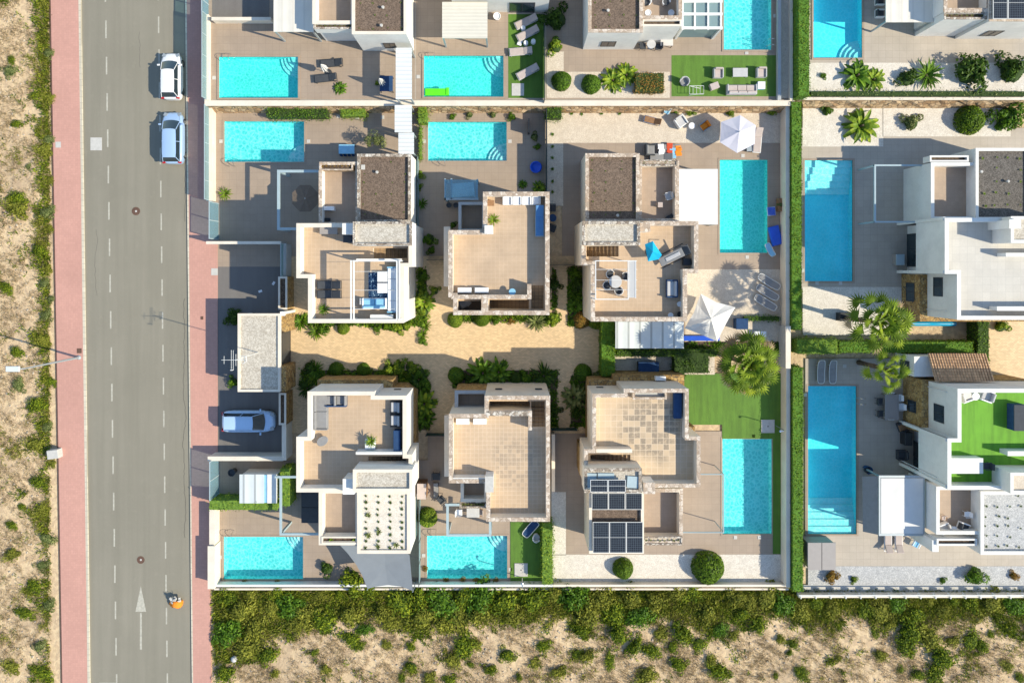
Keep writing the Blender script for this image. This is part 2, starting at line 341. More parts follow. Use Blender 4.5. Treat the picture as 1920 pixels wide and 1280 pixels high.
RIBW = ribs('white_ribbed_panel', (.68,.70,.70), 1, .35); RIBC = ribs('cream_ribbed_panel', (.66,.62,.52), 1, .28, .86); RIBX = ribs('pale_blue_ribbed_panel', (.62,.66,.66), 0, .95, .55)
RIBV = ribs('cream_awning_fabric', (.70,.66,.58), 0, .9, .9)
def rug():
    t = NT('blue_patterned_rug'); v = t.n('TexVoronoi', Scale=7); t.l(t.pos(), v.inputs['Vector']); t.col(t.ramp(v.outputs['Distance'], [(.25,(.35,.5,.6)),(.35,(.02,.06,.13))])); t.b.inputs['Roughness'].default_value = .95; return t.m
RUG = rug()
LDARK = leafmat('dark_leaves', [(0.021,0.053,0.006),(0.052,0.110,0.011),(0.105,0.187,0.015)])
LMID = leafmat('green_leaves', [(0.043,0.103,0.008),(0.105,0.222,0.012),(0.209,0.354,0.022)])
LLIME = leafmat('lime_leaves', [(0.071,0.143,0.013),(0.203,0.322,0.024),(0.405,0.476,0.032)])
LOLIVE = leafmat('olive_leaves', [(0.075,0.105,0.027),(0.194,0.238,0.067),(0.387,0.402,0.147)])
LRED = leafmat('orange_leaves', [(0.111,0.088,0.020),(0.398,0.177,0.030),(0.464,0.332,0.060)])
LHEDGE = leafmat('hedge_leaves', [(0.054,0.111,0.007),(0.128,0.224,0.011),(0.237,0.357,0.016)])
LSCRUB = leafmat('scrub_leaves', [(0.037,0.075,0.005),(0.107,0.167,0.008),(0.234,0.300,0.014),(0.357,0.400,0.023)], .75)
LSCRUB2 = leafmat('yellow_scrub_leaves', [(0.109,0.124,0.014),(0.248,0.264,0.029),(0.418,0.405,0.059)], .8)
LDRY = leafmat('dry_stalks', [(.20,.14,.07),(.40,.30,.16),(.56,.45,.26)], .9)
LPALM = leafmat('palm_leaves', [(0.091,0.149,0.010),(0.200,0.297,0.016),(0.399,0.476,0.032)])
BARK = plain('bark', (.13,.09,.06), .95, 0, .4, 5); DRYP = leafmat('dry_palm_leaves', [(.25,.15,.07),(.45,.32,.18),(.55,.42,.26)])
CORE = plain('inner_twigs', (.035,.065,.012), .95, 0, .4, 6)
BEDS = [(556,592,800,610),(784,505,800,590),(858,588,1050,602),(1064,500,1092,612),(566,694,800,722),(784,722,806,806),(848,694,1046,728),(1032,728,1044,800),(1070,704,1100,800),(1035,505,1043,590),(1156,642,1480,664)]
# ---------------------------------------------------------------- setting: ground, terraces, paving
POOLS0 = [(421,228,571,304),(803,229,950,302),(1349,300,1439,474),(1508,301,1598,527),(1514,723,1605,1000),(420,1005,569,1085),(801,1003,951,1084),(1354,822,1447,1000)]
POOLS1 = [(411,107,559,184),(795,105,944,182),(1357,-70,1446,94),(1525,-60,1616,109)]
TZ = 1.5
def prect(px0, py0, px1, py1, z):
    a = P(px0,py0,z); b = P(px1,py1,z); return [a.x, b.y, b.x, a.y]
HOLES0 = [prect(*r, 0) for r in POOLS0]; HOLES1 = [prect(*r, TZ) for r in POOLS1]
def subtract(rects, holes):
    for h in holes:
        out = []
        for r in rects:
            x0,y0,x1,y1 = r; a,b,c,d_ = h
            if a >= x1 or c <= x0 or b >= y1 or d_ <= y0: out.append(r); continue
            if a > x0: out.append([x0,y0,a,y1])
            if c < x1: out.append([c,y0,x1,y1])
            u0, u1 = max(a,x0), min(c,x1)
            if b > y0: out.append([u0,y0,u1,b])
            if d_ < y1: out.append([u0,d_,u1,y1])
        rects = out
    return rects
def sheet(name, rects, z, m, holes=(), world=False, kind='structure'):
    b = B(); rs = rects if world else [prect(*r, z) for r in rects]
    for x0,y0,x1,y1 in subtract(rs, holes): b.poly([(x0,y0,z),(x1,y0,z),(x1,y1,z),(x0,y1,z)])
    return struct(name, b, m, kind)
sheet('ground', [[-420,-420,420,420]], 0, GROUND, HOLES0, True)
def strip(name, pts, z0, z1, m):
    return struct(name, B().prism([P(x,y,z1)[:2] for x,y in pts], z0, z1), m)
# street: road, two red pavements, kerbs
def lx(y, a, b): return a + (b-a)*y/1280
YT, YB = -500, 1750
strip('road', [(lx(YT,150,169),YT),(lx(YT,347,361),YT),(lx(YB,347,361),YB),(lx(YB,150,169),YB)], -.2, .02, ASPH)
strip('left_pavement', [(lx(YT,95,117),YT),(lx(YT,147,164),YT),(lx(YB,147,164),YB),(lx(YB,95,117),YB)], -.2, .13, REDP)
strip('left_kerb', [(lx(YT,147,164),YT),(lx(YT,151.5,168.5),YT),(lx(YB,151.5,168.5),YB),(lx(YB,147,164),YB)], -.2, .134, KERB)
strip('left_kerb_edge', [(lx(YT,92.5,114.5),YT),(lx(YT,95,117),YT),(lx(YB,95,117),YB),(lx(YB,92.5,114.5),YB)], -.2, .10, RUST)
strip('right_kerb', [(lx(YT,347,359.5),YT),(lx(YT,350,362),YT),(lx(YB,350,362),YB),(lx(YB,347,359.5),YB)], -.2, .134, KERB)
strip('right_pavement', [(lx(YT,350,362),YT),(384,YT),(384,30),(388,200),(392,450),(408,454),(408,852),(396,856),(393,960),(393,1100),(lx(YB,398,402),YB),(lx(YB,350,362),YB)], -.2, .13, REDP)
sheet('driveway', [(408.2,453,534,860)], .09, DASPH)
def dashes(name, a, b, ys, w, L):
    q = B()
    for y in ys:
        x = lx(y, a, b); q.poly([P(x-w,y+L,.024),P(x+w,y+L,.024),P(x+w,y,.024),P(x-w,y,.024)])
    struct(name, q, WPAINT)
dashes('centre_line', 198, 219, [-97+k*68.0 for k in range(-3, 24)], 1.4, 33)
dashes('parking_lane_line', 297, 314, [-30+k*61.5 for k in range(-4, 26)], 1.3, 31)
q = B(); A_ = [(264,1098),(254,1146),(274,1146)]
q.poly([P(x,y,.024) for x,y in (A_[0],A_[1],A_[2])]); q.poly([P(x,y,.024) for x,y in ((262.6,1148),(262.2,1217),(266.2,1217),(265.8,1148))])
q.poly([P(x,y,.024) for x,y in ((186,1279),(186,1284),(219,1284),(219,1279))])
struct('road_arrow_marking', q, WPAINT)
b = B(); g_ = random.Random(4)
for seg, (xc, ya, yb, w) in enumerate(((346,560,1010,1.0),(348,300,420,.8),(262,60,130,.5),(180,430,560,.5))):
    prev = None; x = xc; y = ya
    while y < yb:
        q1 = P(x-w*.5,y,.0235); q2 = P(x+w*.5,y,.0235)
        if prev: b.poly([prev[0],prev[1],q2,q1][::-1])
        prev = (q1,q2); y += g_.uniform(3,7); x += g_.uniform(-1.4,1.4)+(xc-x)*.15+ (yb-ya)*.00002
struct('road_crack', b, plain('crack_dark', (.12,.11,.09), .95, 0, .3, 9))
# upper terrace
b = B()
for r in ([prect(381,-300,1490,190,TZ)], [prect(1490,-300,2300,184,TZ)]):
    for x0,y0,x1,y1 in subtract(r, HOLES1): b.poly([(x0,y0,TZ),(x1,y0,TZ),(x1,y1,TZ),(x0,y1,TZ)])
struct('raised_terrace', b, PATIO2)
def gsheets(z, lst, holes):
    for i, (nm, rc, m) in enumerate(lst): sheet(nm, rc, z+.004*(i+1), m, holes)
gsheets(TZ, [('terrace_patio', [(390,-100,778,186),(780,-100,953,186)], PATIO), ('terrace_side_patio', [(1024,-100,1480,186)], PATIO),
    ('terrace_turf', [(953,27,1022,184),(1259,104,1459,181)], TURF), ('terrace_gravel', [(1025,97,1057,184),(1057,135,1256,184),(1459,-50,1480,184)], BGRAV),
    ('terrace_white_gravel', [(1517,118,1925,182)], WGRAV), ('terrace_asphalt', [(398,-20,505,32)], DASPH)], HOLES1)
gsheets(.10, [('patio', [(392,205,782,500),(782,205,1024,495),(392,862,802,1100),(802,815,957,1097)], PATIO),
    ('side_patio', [(1054,266,1478,505),(1034,808,1478,1040),(1155,600,1340,640)], PATIO),
    ('gravel_terrace', [(1026,205,1478,268),(1026,268,1056,386),(1285,505,1478,640)], BGRAV),
    ('pale_patio', [(1503,240,1925,541),(1510,672,1925,1064)], PATIO2),
    ('white_gravel_bed', [(1505,190,1656,275),(1655,190,1895,256),(1505,538,1692,628),(1034,922,1061,1040),(1034,1039,1480,1094)], WGRAV),
    ('grey_gravel_bed', [(1515,1061,1925,1100)], GGRAV), ('concrete_path', [(1500,1096,1925,1114)], LIDM),
    ('courtyard_paving', [(545,480,1152,812)], PAVER), ('side_courtyard_paving', [(1852,600,1925,722)], PAVER),
    ('artificial_lawn', [(957,978,1021,1094),(1281,700,1354,796),(1354,700,1477,822),(1449,822,1478,1038)], TURF),
    ('garden_path', [(1152,662,1340,702)], BGRAV),
    ('planting_soil', BEDS, SOIL)], HOLES0)
# ---------------------------------------------------------------- pools
def pool(px0, py0, px1, py1, z, corner, label, blue=False, ladder=None, wm=None, deep=.8):
    x0,y0,x1,y1 = prect(px0,py0,px1,py1,z); t = thing('swimming_pool', label, 'swimming pool', ((x0+x1)/2,(y0+y1)/2,z-deep))
    zb = z-deep; b = B()
    b.poly([(x0,y0,zb),(x1,y0,zb),(x1,y1,zb),(x0,y1,zb)])
    e = z-.02
    b.poly([(x0,y0,zb),(x0,y0,e),(x1,y0,e),(x1,y0,zb)]); b.poly([(x1,y0,zb),(x1,y0,e),(x1,y1,e),(x1,y1,zb)]); b.poly([(x1,y1,zb),(x1,y1,e),(x0,y1,e),(x0,y1,zb)]); b.poly([(x0,y1,zb),(x0,y1,e),(x0,y0,e),(x0,y0,zb)])
    part('basin', b, BASINB if blue else BASIN, t)
    c = B(); w = .16; zt = z+.035 + (.1 if z < 1 else .025); zl = z-.05
    for r in ((x0-w,x1+w,y0-w,y0),(x0-w,x1+w,y1,y1+w),(x0-w,x0,y0,y1),(x1,x1+w,y0,y1)): c.box(*r, zl, zt)
    part('coping', c, PATIO, t)
    zw = z-.06; b = B(); nx = 1
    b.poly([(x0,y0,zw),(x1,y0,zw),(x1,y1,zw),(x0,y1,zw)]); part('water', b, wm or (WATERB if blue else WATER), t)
    s = B()
    if corner in ('tr','br','tl','bl'):
        cx = x1 if 'r' in corner else x0; cy = y1 if 't' in corner else y0
        a0 = {'tr':180,'br':90,'bl':0,'tl':270}[corner]
        for i, r in enumerate((1.66,1.32,.98,.64)):
            pts = [(cx,cy)] + [(cx+r*math.cos(R(a0+90*k/12)), cy+r*math.sin(R(a0+90*k/12))) for k in range(13)]
            s.prism(pts, zb, zb+(i+1)*.16)
    elif corner:
        L = 1 if corner == 'top' else -1; ye = y1 if corner == 'top' else y0
        for i in range(5): s.box(x0+.01, x1-.01 - .42*(i if corner == 'bottom' else 4-i)*.0, ye, ye - L*(2.9-.58*i), zb+.13*i, zb+.13*(i+1))
    if s.v: part('steps', s, POOLW, t)
    if ladder:
        p = P(*ladder, z+.5); vert = ladder[0] > px1-8 or ladder[0] < px0-2; l = B()
        for o in (-.25, .25):
            pts = []
            for k in range(9):
                a = math.pi*k/8; u = -.35*math.cos(a); h = .12+.62*math.sin(a)
                pts.append((p.x+u, p.y+o, z+h) if vert else (p.x+o, p.y+u, z+h))
            e_ = pts[-1] if (not vert and ladder[1] > (py0+py1)/2) or (vert and ladder[0] < (px0+px1)/2) else pts[0]
            e_ = pts[0] if not vert and ladder[1] < (py0+py1)/2 else e_
            pts2 = pts + [(e_[0], e_[1], zb+.3)] if e_ == pts[-1] else [(e_[0], e_[1], zb+.3)] + pts
            l.tube(pts2, .022, 6)
        part('ladder', l, CHROME, t)
pool(*POOLS0[0], 0, 'br', 'swimming pool beside the long green hedge, partly in the shadow of the grey pergola villa', ladder=(433,304))
pool(*POOLS0[1], 0, 'br', 'small pool with curved corner steps between glass canopy and stone wall', ladder=(829,303))
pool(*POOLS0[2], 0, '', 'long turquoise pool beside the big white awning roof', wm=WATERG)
pool(*POOLS0[3], 0, 'top', 'long blue pool with straight white steps at its top end', True)
pool(*POOLS0[4], 0, 'bottom', 'longest blue pool with straight white steps at its bottom end', True, (1618,752))
pool(*POOLS0[5], 0, 'tr', 'turquoise pool in the bottom left garden next to the grey shade sail', ladder=(430,1004))
pool(*POOLS0[6], 0, 'tr', 'turquoise pool beside the small lawn with a shower, at the bottom centre', ladder=(812,1003))
pool(*POOLS0[7], 0, '', 'large turquoise pool beside the villa with solar panels')
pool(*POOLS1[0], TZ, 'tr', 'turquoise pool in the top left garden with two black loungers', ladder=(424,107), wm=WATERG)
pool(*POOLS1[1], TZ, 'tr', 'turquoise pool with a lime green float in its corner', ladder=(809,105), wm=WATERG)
pool(*POOLS1[2], TZ, '', 'pool cut by the top edge, above the turf with garden seats', ladder=(1446,80))
pool(*POOLS1[3], TZ, 'br', 'pool with curved corner steps near the top right, beside the tall hedge', True)
# ---------------------------------------------------------------- villas
def offset(poly, t):
    n = len(poly); ar = sum(poly[i][0]*poly[(i+1)%n][1]-poly[(i+1)%n][0]*poly[i][1] for i in range(n)); s = 1 if ar > 0 else -1; out = []
    for i in range(n):
        p0, p1, p2 = (Vector(poly[(i+k)%n]).to_2d() for k in (-1,0,1))
        d1 = (p1-p0).normalized(); d2 = (p2-p1).normalized()
        n1 = Vector((-d1.y,d1.x))*s; n2 = Vector((-d2.y,d2.x))*s; m = n1+n2
        k = t/max(.2, (m.length_squared/2)) if m.length > 1e-6 else t
        q = p1 + m*k if abs(d1.dot(d2)) < .99 else p1+n1*t
        out.append((q.x,q.y))
    return out
def inpoly(x, y, poly):
    c = False; n = len(poly)
    for i in range(n):
        x0,y0 = poly[i]; x1,y1 = poly[(i+1)%n]
        if (y0 > y) != (y1 > y) and x < (x1-x0)*(y-y0)/(y1-y0)+x0: c = not c
    return c
def floorgrid(b, poly, z, wells=()):
    xs = sorted({round(p[0],4) for p in poly} | {round(v,4) for w in wells for v in (w[0],w[2])})
    ys = sorted({round(p[1],4) for p in poly} | {round(v,4) for w in wells for v in (w[1],w[3])})
    for i in range(len(xs)-1):
        for j in range(len(ys)-1):
            cx, cy = (xs[i]+xs[i+1])/2, (ys[j]+ys[j+1])/2
            if inpoly(cx, cy, poly) and not any(w[0] < cx < w[2] and w[1] < cy < w[3] for w in wells):
                b.poly([(xs[i],ys[j],z),(xs[i+1],ys[j],z),(xs[i+1],ys[j+1],z),(xs[i],ys[j+1],z)])
def block(root, poly, top, base, deck, wall, cap, floor, t=.24, wells=(), names=('wall','parapet_cap','roof_terrace')):
    """poly: photo pixels of the outline at height top"""
    w = [tuple(P(x,y,top)[:2]) for x,y in poly]; n = len(w)
    ar = sum(w[i][0]*w[(i+1)%n][1]-w[(i+1)%n][0]*w[i][1] for i in range(n))
    if ar < 0: w = w[::-1]
    inn = offset(w, t); b = B(); zc = top-.06
    for i in range(n):
        j = (i+1)%n
        b.poly([(*w[i],base),(*w[j],base),(*w[j],zc),(*w[i],zc)]); b.poly([(*inn[j],deck),(*inn[i],deck),(*inn[i],zc),(*inn[j],zc)])
    part(names[0], b, wall, root)
    o2 = offset(w, -.02); i2 = offset(w, t+.02); c = B()
    for i in range(n):
        j = (i+1)%n
        c.poly([(*o2[i],top),(*o2[j],top),(*i2[j],top),(*i2[i],top)]); c.poly([(*o2[i],zc),(*o2[j],zc),(*o2[j],top),(*o2[i],top)])
        c.poly([(*i2[j],zc),(*i2[i],zc),(*i2[i],top),(*i2[j],top)]); c.poly([(*o2[j],zc),(*o2[i],zc),(*i2[i],zc),(*i2[j],zc)])
    part(names[1], c, cap, root)
    f = B(); ww = [prect(*q, deck) for q in wells]; floorgrid(f, inn, deck, ww); part(names[2], f, floor, root)
    for q in ww:      # sunken stair well with steps going down
        x0,y0,x1,y1 = q; s = B(); zl = deck-2.6
        for a in (((x0,y0),(x1,y0)),((x1,y0),(x1,y1)),((x1,y1),(x0,y1)),((x0,y1),(x0,y0))): s.poly([(*a[0],deck),(*a[1],deck),(*a[1],zl),(*a[0],zl)])
        part('stairwell_wall', s, wall, root)
def stairs(root, px0, py0, px1, py1, zt, steps, direction, m=None, rise=.18):
    """flight going DOWN from zt in direction l/r/u/d (photo), pixels at zt"""
    x0,y0,x1,y1 = prect(px0,py0,px1,py1,zt); b = B()
    for i in range(steps):
        z1 = zt - rise*(i+1); z0 = zt - rise*(steps+1)
        a, c = i/steps, (i+1)/steps
        if direction == 'r': b.box(x0+(x1-x0)*a, x0+(x1-x0)*c, y0, y1, z0, z1)
        if direction == 'l': b.box(x1-(x1-x0)*a, x1-(x1-x0)*c, y0, y1, z0, z1)
        if direction == 'u': b.box(x0, x1, y0+(y1-y0)*a, y0+(y1-y0)*c, z0, z1)
        if direction == 'd': b.box(x0, x1, y1-(y1-y0)*a, y1-(y1-y0)*c, z0, z1)
    part('stairs', b, m or STAIRM, root)
STAIRM = tiles('stair_tiles', (.36,.24,.13), .3, (.22,.14,.08), .03, var=.1)
def inbox(root, name, px0, py0, px1, py1, z0, z1, m): return part(name, B().pbox(px0,py0,px1,py1,z0,z1), m, root)
def capped(root, name, px0, py0, px1, py1, z0, z1, m, cap, t=.02):
    o = part(name, B().pbox(px0,py0,px1,py1,z0,z1-.05), m, root)
    a = P(px0,py0,z1); b_ = P(px1,py1,z1); part('wall_cap', B().box(a.x-t,b_.x+t,b_.y-t,a.y+t,z1-.05,z1), cap, root); return o
def wwindow(root, face, u, v0, v1, z0, z1):
    """window in a wall: face 'x'/'X' facing -x/+x at world x=u, y v0..v1; 'y'/'Y' facing -y/+y at y=u"""
    f = B(); g = B(); s = {'x':-1,'X':1,'y':-1,'Y':1}[face]; w = .06
    def bx(b, a0, a1, c0, c1, d0, d1):
        e0, e1 = sorted((u+s*d0, u+s*d1))
        (b.box(e0,e1,a0,a1,c0,c1) if face in 'xX' else b.box(a0,a1,e0,e1,c0,c1))
    v0, v1 = sorted((v0,v1))
    for q in ((v0,v1,z0,z0+w),(v0,v1,z1-w,z1),(v0,v0+w,z0+w,z1-w),(v1-w,v1,z0+w,z1-w),((v0+v1)/2-w/2,(v0+v1)/2+w/2,z0+w,z1-w)): bx(f, *q, .003, .05)
    bx(g, v0+.02, v1-.02, z0+.02, z1-.02, .004, .03)
    fr = part('window', f, DMET, root); part('pane', g, GLASSD, fr)
def villa(label, px, py): 
    p = P(px,py,0); return thing('villa', label, 'villa', (p.x,p.y,0))
ZM, ZD, ZB, ZF, ZS = 7.1, 6.0, 4.5, 3.3, 8.4        # main parapet, roof terrace, lower roof, balcony floor, stair house
def rect(a,b,c,d): return [(a,b),(c,b),(c,d),(a,d)]
# --- villa A: white pergola and blue sofas
A = villa('white villa with a white roof pergola over blue and white sofas', 667, 500)
block(A, [(556,419),(773,419),(773,500),(757,500),(757,605),(578,605),(578,521),(556,521)], ZM, 0, ZD, WHITE, SHELL, BEIGE, .27, [(700,465,763,484)])
stairs(A, 700,465,763,484, ZD, 9, 'r')
inbox(A, 'stair_parapet', 668,485,752,489, ZD, ZM-.05, WHITE); inbox(A, 'low_wall', 694,590,736,598, ZD, ZM-.2, WHITE)
block(A, rect(662,416,772,460), ZS, ZD-.1, ZS-.2, WHITE, ROUGH, RGRAV, .16, names=('stair_house_wall','stair_house_cap','stair_house_roof'))
capped(A, 'chimney', 642,419,664,439, ZD, 7.9, WHITE, WHITE)
block(A, rect(598,304,672,422), 4.35, 0, ZF, WHITE, CAPST, BALC, .22, names=('balcony_wall','balcony_cap','balcony_floor'))
block(A, rect(670,289,770,417), ZB, 0, ZB-.22, WHITE, ROUGH, LAVA, .2, names=('lower_wall','lower_roof_cap','lower_roof'))
block(A, rect(599,304,661,319), 4.42, 3.4, 4.25, STONE, CAPST, SOIL, .08, names=('planter_wall','planter_cap','planter_soil'))
# --- villa B
Bv = villa('small sand coloured villa with four white chairs lined up on its roof terrace', 935, 480)
block(Bv, [(906,360),(1030,360),(1030,590),(850,590),(850,557),(841,557),(841,432),(906,432)], ZM, 0, ZD, SHELL, CAPST, BEIGE, .3, [(917,562,992,580),(996,535,1020,580),(858,564,904,584)])
stairs(Bv, 917,562,992,580, ZD-.8, 9, 'l'); stairs(Bv, 996,535,1020,561, ZD, 4, 'd'); inbox(Bv, 'stair_landing', 995,561,1020,580, ZD-1.2, ZD-.78, STAIRM)
inbox(Bv, 'well_floor', 858,564,904,584, ZF-.1, ZF, BALC)
capped(Bv, 'stair_parapet', 846,553,990,560, ZD, ZM+.01, SHELL, CAPST); capped(Bv, 'stair_side_parapet', 989,533,996,560, ZD, ZM+.02, SHELL, CAPST)
capped(Bv, 'dividing_parapet', 903,559,915,587, ZD-2.5, ZM+.015, SHELL, CAPST)
capped(Bv, 'chimney', 909,423,924,438, ZD, 7.4, WHITE, WHITE)
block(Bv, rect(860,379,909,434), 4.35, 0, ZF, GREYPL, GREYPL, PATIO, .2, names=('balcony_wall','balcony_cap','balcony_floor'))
inbox(Bv, 'side_ledge', 832,425,844,537, 3.0, 3.6, CREAM)
# --- villa C
Cv = villa('villa with a slatted white pergola over four round chairs on its roof terrace', 1200, 500)
block(Cv, [(1091,415),(1309,415),(1309,512),(1288,512),(1288,602),(1108,602),(1108,497),(1091,497)], ZM, 0, ZD, SHELL, CAPST, BEIGE, .3, [(1100,461,1160,481)])
stairs(Cv, 1100,461,1160,481, ZD, 9, 'l', rise=.2)
block(Cv, rect(1092,415,1200,459), ZS, ZD-.1, ZS-.2, SHELL, ROUGH, RGRAV, .2, names=('stair_house_wall','stair_house_cap','stair_house_roof'))
capped(Cv, 'chimney', 1200,418,1219,434, ZD, 7.9, WHITE, CAPST)
block(Cv, rect(1196,300,1273,417), 4.35, 0, ZF, SHELL, CAPST, BALC, .3, names=('balcony_wall','balcony_cap','balcony_floor'))
block(Cv, rect(1098,288,1199,417), ZB, 0, ZB-.22, SHELL, CAPST, LAVA, .26, names=('lower_wall','lower_roof_cap','lower_roof'))
block(Cv, rect(1201,300,1270,311), 4.42, 3.4, 4.25, SHELL, ROUGH, SOIL, .08, names=('planter_wall','planter_cap','planter_soil'))
# --- villa D
D = villa('white villa with dark roof sofas and rows of cacti on pale gravel', 665, 880)
block(D, [(577,734),(702,734),(702,742),(762,742),(762,852),(773,852),(773,922),(556,922),(556,819),(577,819)], ZM, 3.1, ZD, WHITE, SHELL, BEIGE, .27, [(690,855,762,871)])
stairs(D, 690,855,762,871, ZD, 9, 'r')
part('ground_floor_wall', B().prism([tuple(P(x,y,3.1)[:2]) for x,y in ((595,712),(736,712),(736,726),(757,726),(776,740),(776,890),(575,890),(575,812),(595,812))], 0, 3.1), YSTONE, D)
inbox(D, 'stair_parapet', 667,847,762,852, ZD, ZM-.04, WHITE)
block(D, rect(662,880,773,921), ZS, ZD-.1, ZS-.2, WHITE, SHELL, RGRAV, .2, names=('stair_house_wall','stair_house_cap','stair_house_roof'))
capped(D, 'chimney', 643,898,664,926, ZD, 7.9, WHITE, WHITE)
block(D, rect(670,920,769,1037), ZB, 0, ZB-.15, WHITE, SHELL, WGRAV, .24, names=('lower_wall','lower_roof_cap','lower_roof'))
block(D, rect(598,918,673,1021), 4.35, 0, ZF, WHITE, SHELL, BALC, .26, names=('balcony_wall','balcony_cap','balcony_floor'))
block(D, rect(603,1006,672,1019), 4.42, 3.4, 4.2, WHITE, SHELL, SOIL, .08, names=('planter_wall','planter_cap','planter_soil'))
# --- villa E
E = villa('sand coloured villa with black stained tiles and an outer stair around its roof terrace', 938, 860)
block(E, [(842,776),(909,776),(909,742),(1031,742),(1031,977),(912,977),(912,905),(842,905)], ZM, 0, ZD, SHELL, CAPST, STAINED2, .28, [(917,752,994,767),(996,752,1022,800)])
stairs(E, 917,752,994,767, ZD-1.2, 8, 'l'); stairs(E, 996,768,1022,800, ZD, 5, 'u'); inbox(E, 'stair_landing', 995,751,1022,767, ZD-1.6, ZD-1.15, STAIRM)
capped(E, 'stair_parapet', 912,771,996,779, ZD-1, ZM+.01, SHELL, ROUGH); capped(E, 'stair_side_parapet', 991,770,997,806, ZD, ZM+.02, SHELL, CAPST)
capped(E, 'inner_parapet', 845,896,925,900, ZD, ZM-.03, WHITE, WHITE); capped(E, 'chimney', 910,893,925,922, ZD, 7.5, WHITE, LIDM)
block(E, rect(853,732,914,779), 4.3, 0, ZF, YSTONE, GREYPL, PATIO, .25, names=('front_terrace_wall','front_terrace_cap','front_terrace_floor'))
inbox(E, 'side_ledge', 833,779,845,893, 3.0, 3.6, CREAM)
block(E, rect(864,900,913,940), 4.35, 0, ZF, WHITE, SHELL, BALC, .22, names=('balcony_wall','balcony_cap','balcony_floor'))
block(E, rect(862,939,912,952), 4.1, 0, 3.9, CREAM, ROUGH, SOIL, .12, names=('planter_wall','planter_cap','planter_soil'))
# --- villa F
Fv = villa('villa with rooftop solar panels and a grid of dark stained terrace tiles', 1200, 860)
block(Fv, [(1111,738),(1170,738),(1170,729),(1291,729),(1291,818),(1313,818),(1313,913),(1096,913),(1096,842),(1111,842)], ZM, 3.0, ZD, SHELL, CAPST, STAINED, .26, [(1107,852,1182,869)])
stairs(Fv, 1107,852,1182,869, ZD, 10, 'l', rise=.17)
part('ground_floor_wall', B().prism([tuple(P(x,y,3.0)[:2]) for x,y in ((1104,712),(1150,712),(1150,703),(1283,703),(1283,800),(1303,800),(1303,890),(1087,890),(1087,838),(1104,838))], 0, 3.0), YSTONE, Fv)
capped(Fv, 'stair_parapet', 1115,842,1185,848, ZD, ZM-.03, SHELL, SHELL)
block(Fv, rect(1187,733,1250,748), 6.7, ZD, 6.3, SHELL, CAPST, GREYPL, .12, names=('skylight_wall','skylight_cap','skylight_floor'))
block(Fv, rect(1096,878,1203,923), ZS-.3, ZD-.1, ZS-.5, SHELL, ROUGH, RGRAV, .2, names=('stair_house_wall','stair_house_cap','stair_house_roof'))
capped(Fv, 'chimney', 1207,905,1228,925, ZD, 7.9, WHITE, CAPST)
block(Fv, rect(1105,921,1207,1037), ZB, 0, ZB-.22, SHELL, SHELL, LAVA, .2, names=('lower_wall','lower_roof_cap','lower_roof'))
block(Fv, rect(1200,916,1280,1020), 4.35, 0, ZF, SHELL, CAPST, BALC, .26, names=('balcony_wall','balcony_cap','balcony_floor'))
block(Fv, rect(1207,1006,1279,1021), 4.42, 3.4, 4.25, SHELL, ROUGH, BGRAV, .08, names=('planter_wall','planter_cap','planter_soil'))
# --- villa R1
V = villa('white villa on the right edge with pale tiled roof terrace above the blue pool', 1850, 480)
block(V, [(1772,409),(2020,409),(2020,599),(1795,599),(1795,513),(1772,513)], ZM, 3.0, ZD, WHITE, WHITE, WTILE, .26)
p = P(1689,512,0); q = P(1795,600,0)
part('ground_floor_wall', B().box(P(1689,0,0).x, 43, P(0,598,0).y, P(0,514,0).y, 0, 3.0), YSTONE, V)
part('ground_floor_side', B().box(P(1700,0,0).x, 43, P(0,514,0).y+.003, P(0,424,0).y, 0, 3.0), WHITE, V)
for y in (409.5, 510): part('fin_wall', B().box(P(1680,0,0).x, P(1774,0,ZM).x, P(0,y+3,ZM).y, P(0,y-3,ZM).y, 0, ZM-.1), WHITE, V)
block(V, rect(1830,278,1934,412), ZB+.1, 0, ZB-.15, WHITE, WHITE, LAVA2, .2, names=('lower_wall','lower_roof_cap','lower_roof'))
block(V, rect(1746,305,1834,412), 4.35, 0, ZF, WHITE, WHITE, BALC, .24, names=('balcony_wall','balcony_cap','balcony_floor'))
block(V, rect(1744,292,1816,303), 4.35, 3.3, 4.0, WHITE, WHITE, SOIL, .1, names=('planter_wall','planter_cap','planter_soil'))
capped(V, 'chimney', 1893,412,1914,428, ZD, 8.6, WHITE, WHITE); block(V, rect(1896,406,1990,455), 8.2, ZD, 8.0, WHITE, WHITE, RGRAV, .2, names=('stair_house_wall','stair_house_cap','stair_house_roof'))
inbox(V, 'stair_parapet', 1886,474,1990,481, ZD, ZM-.05, WHITE)
capped(V, 'low_wall', 1870,575,1990,582, ZD, ZM-.08, WHITE, WHITE)
xf = P(1689,0,0).x
wwindow(V, 'x', xf, P(0,565,1.5).y, P(0,530,1.5).y, .9, 2.2); xw = P(1795,0,ZM).x
wwindow(V, 'x', xw, P(0,556,5).y, P(0,520,5).y, 3.9, 5.2); wwindow(V, 'x', P(1700,0,0).x, P(0,500,1).y, P(0,438,1).y, .1, 2.4)
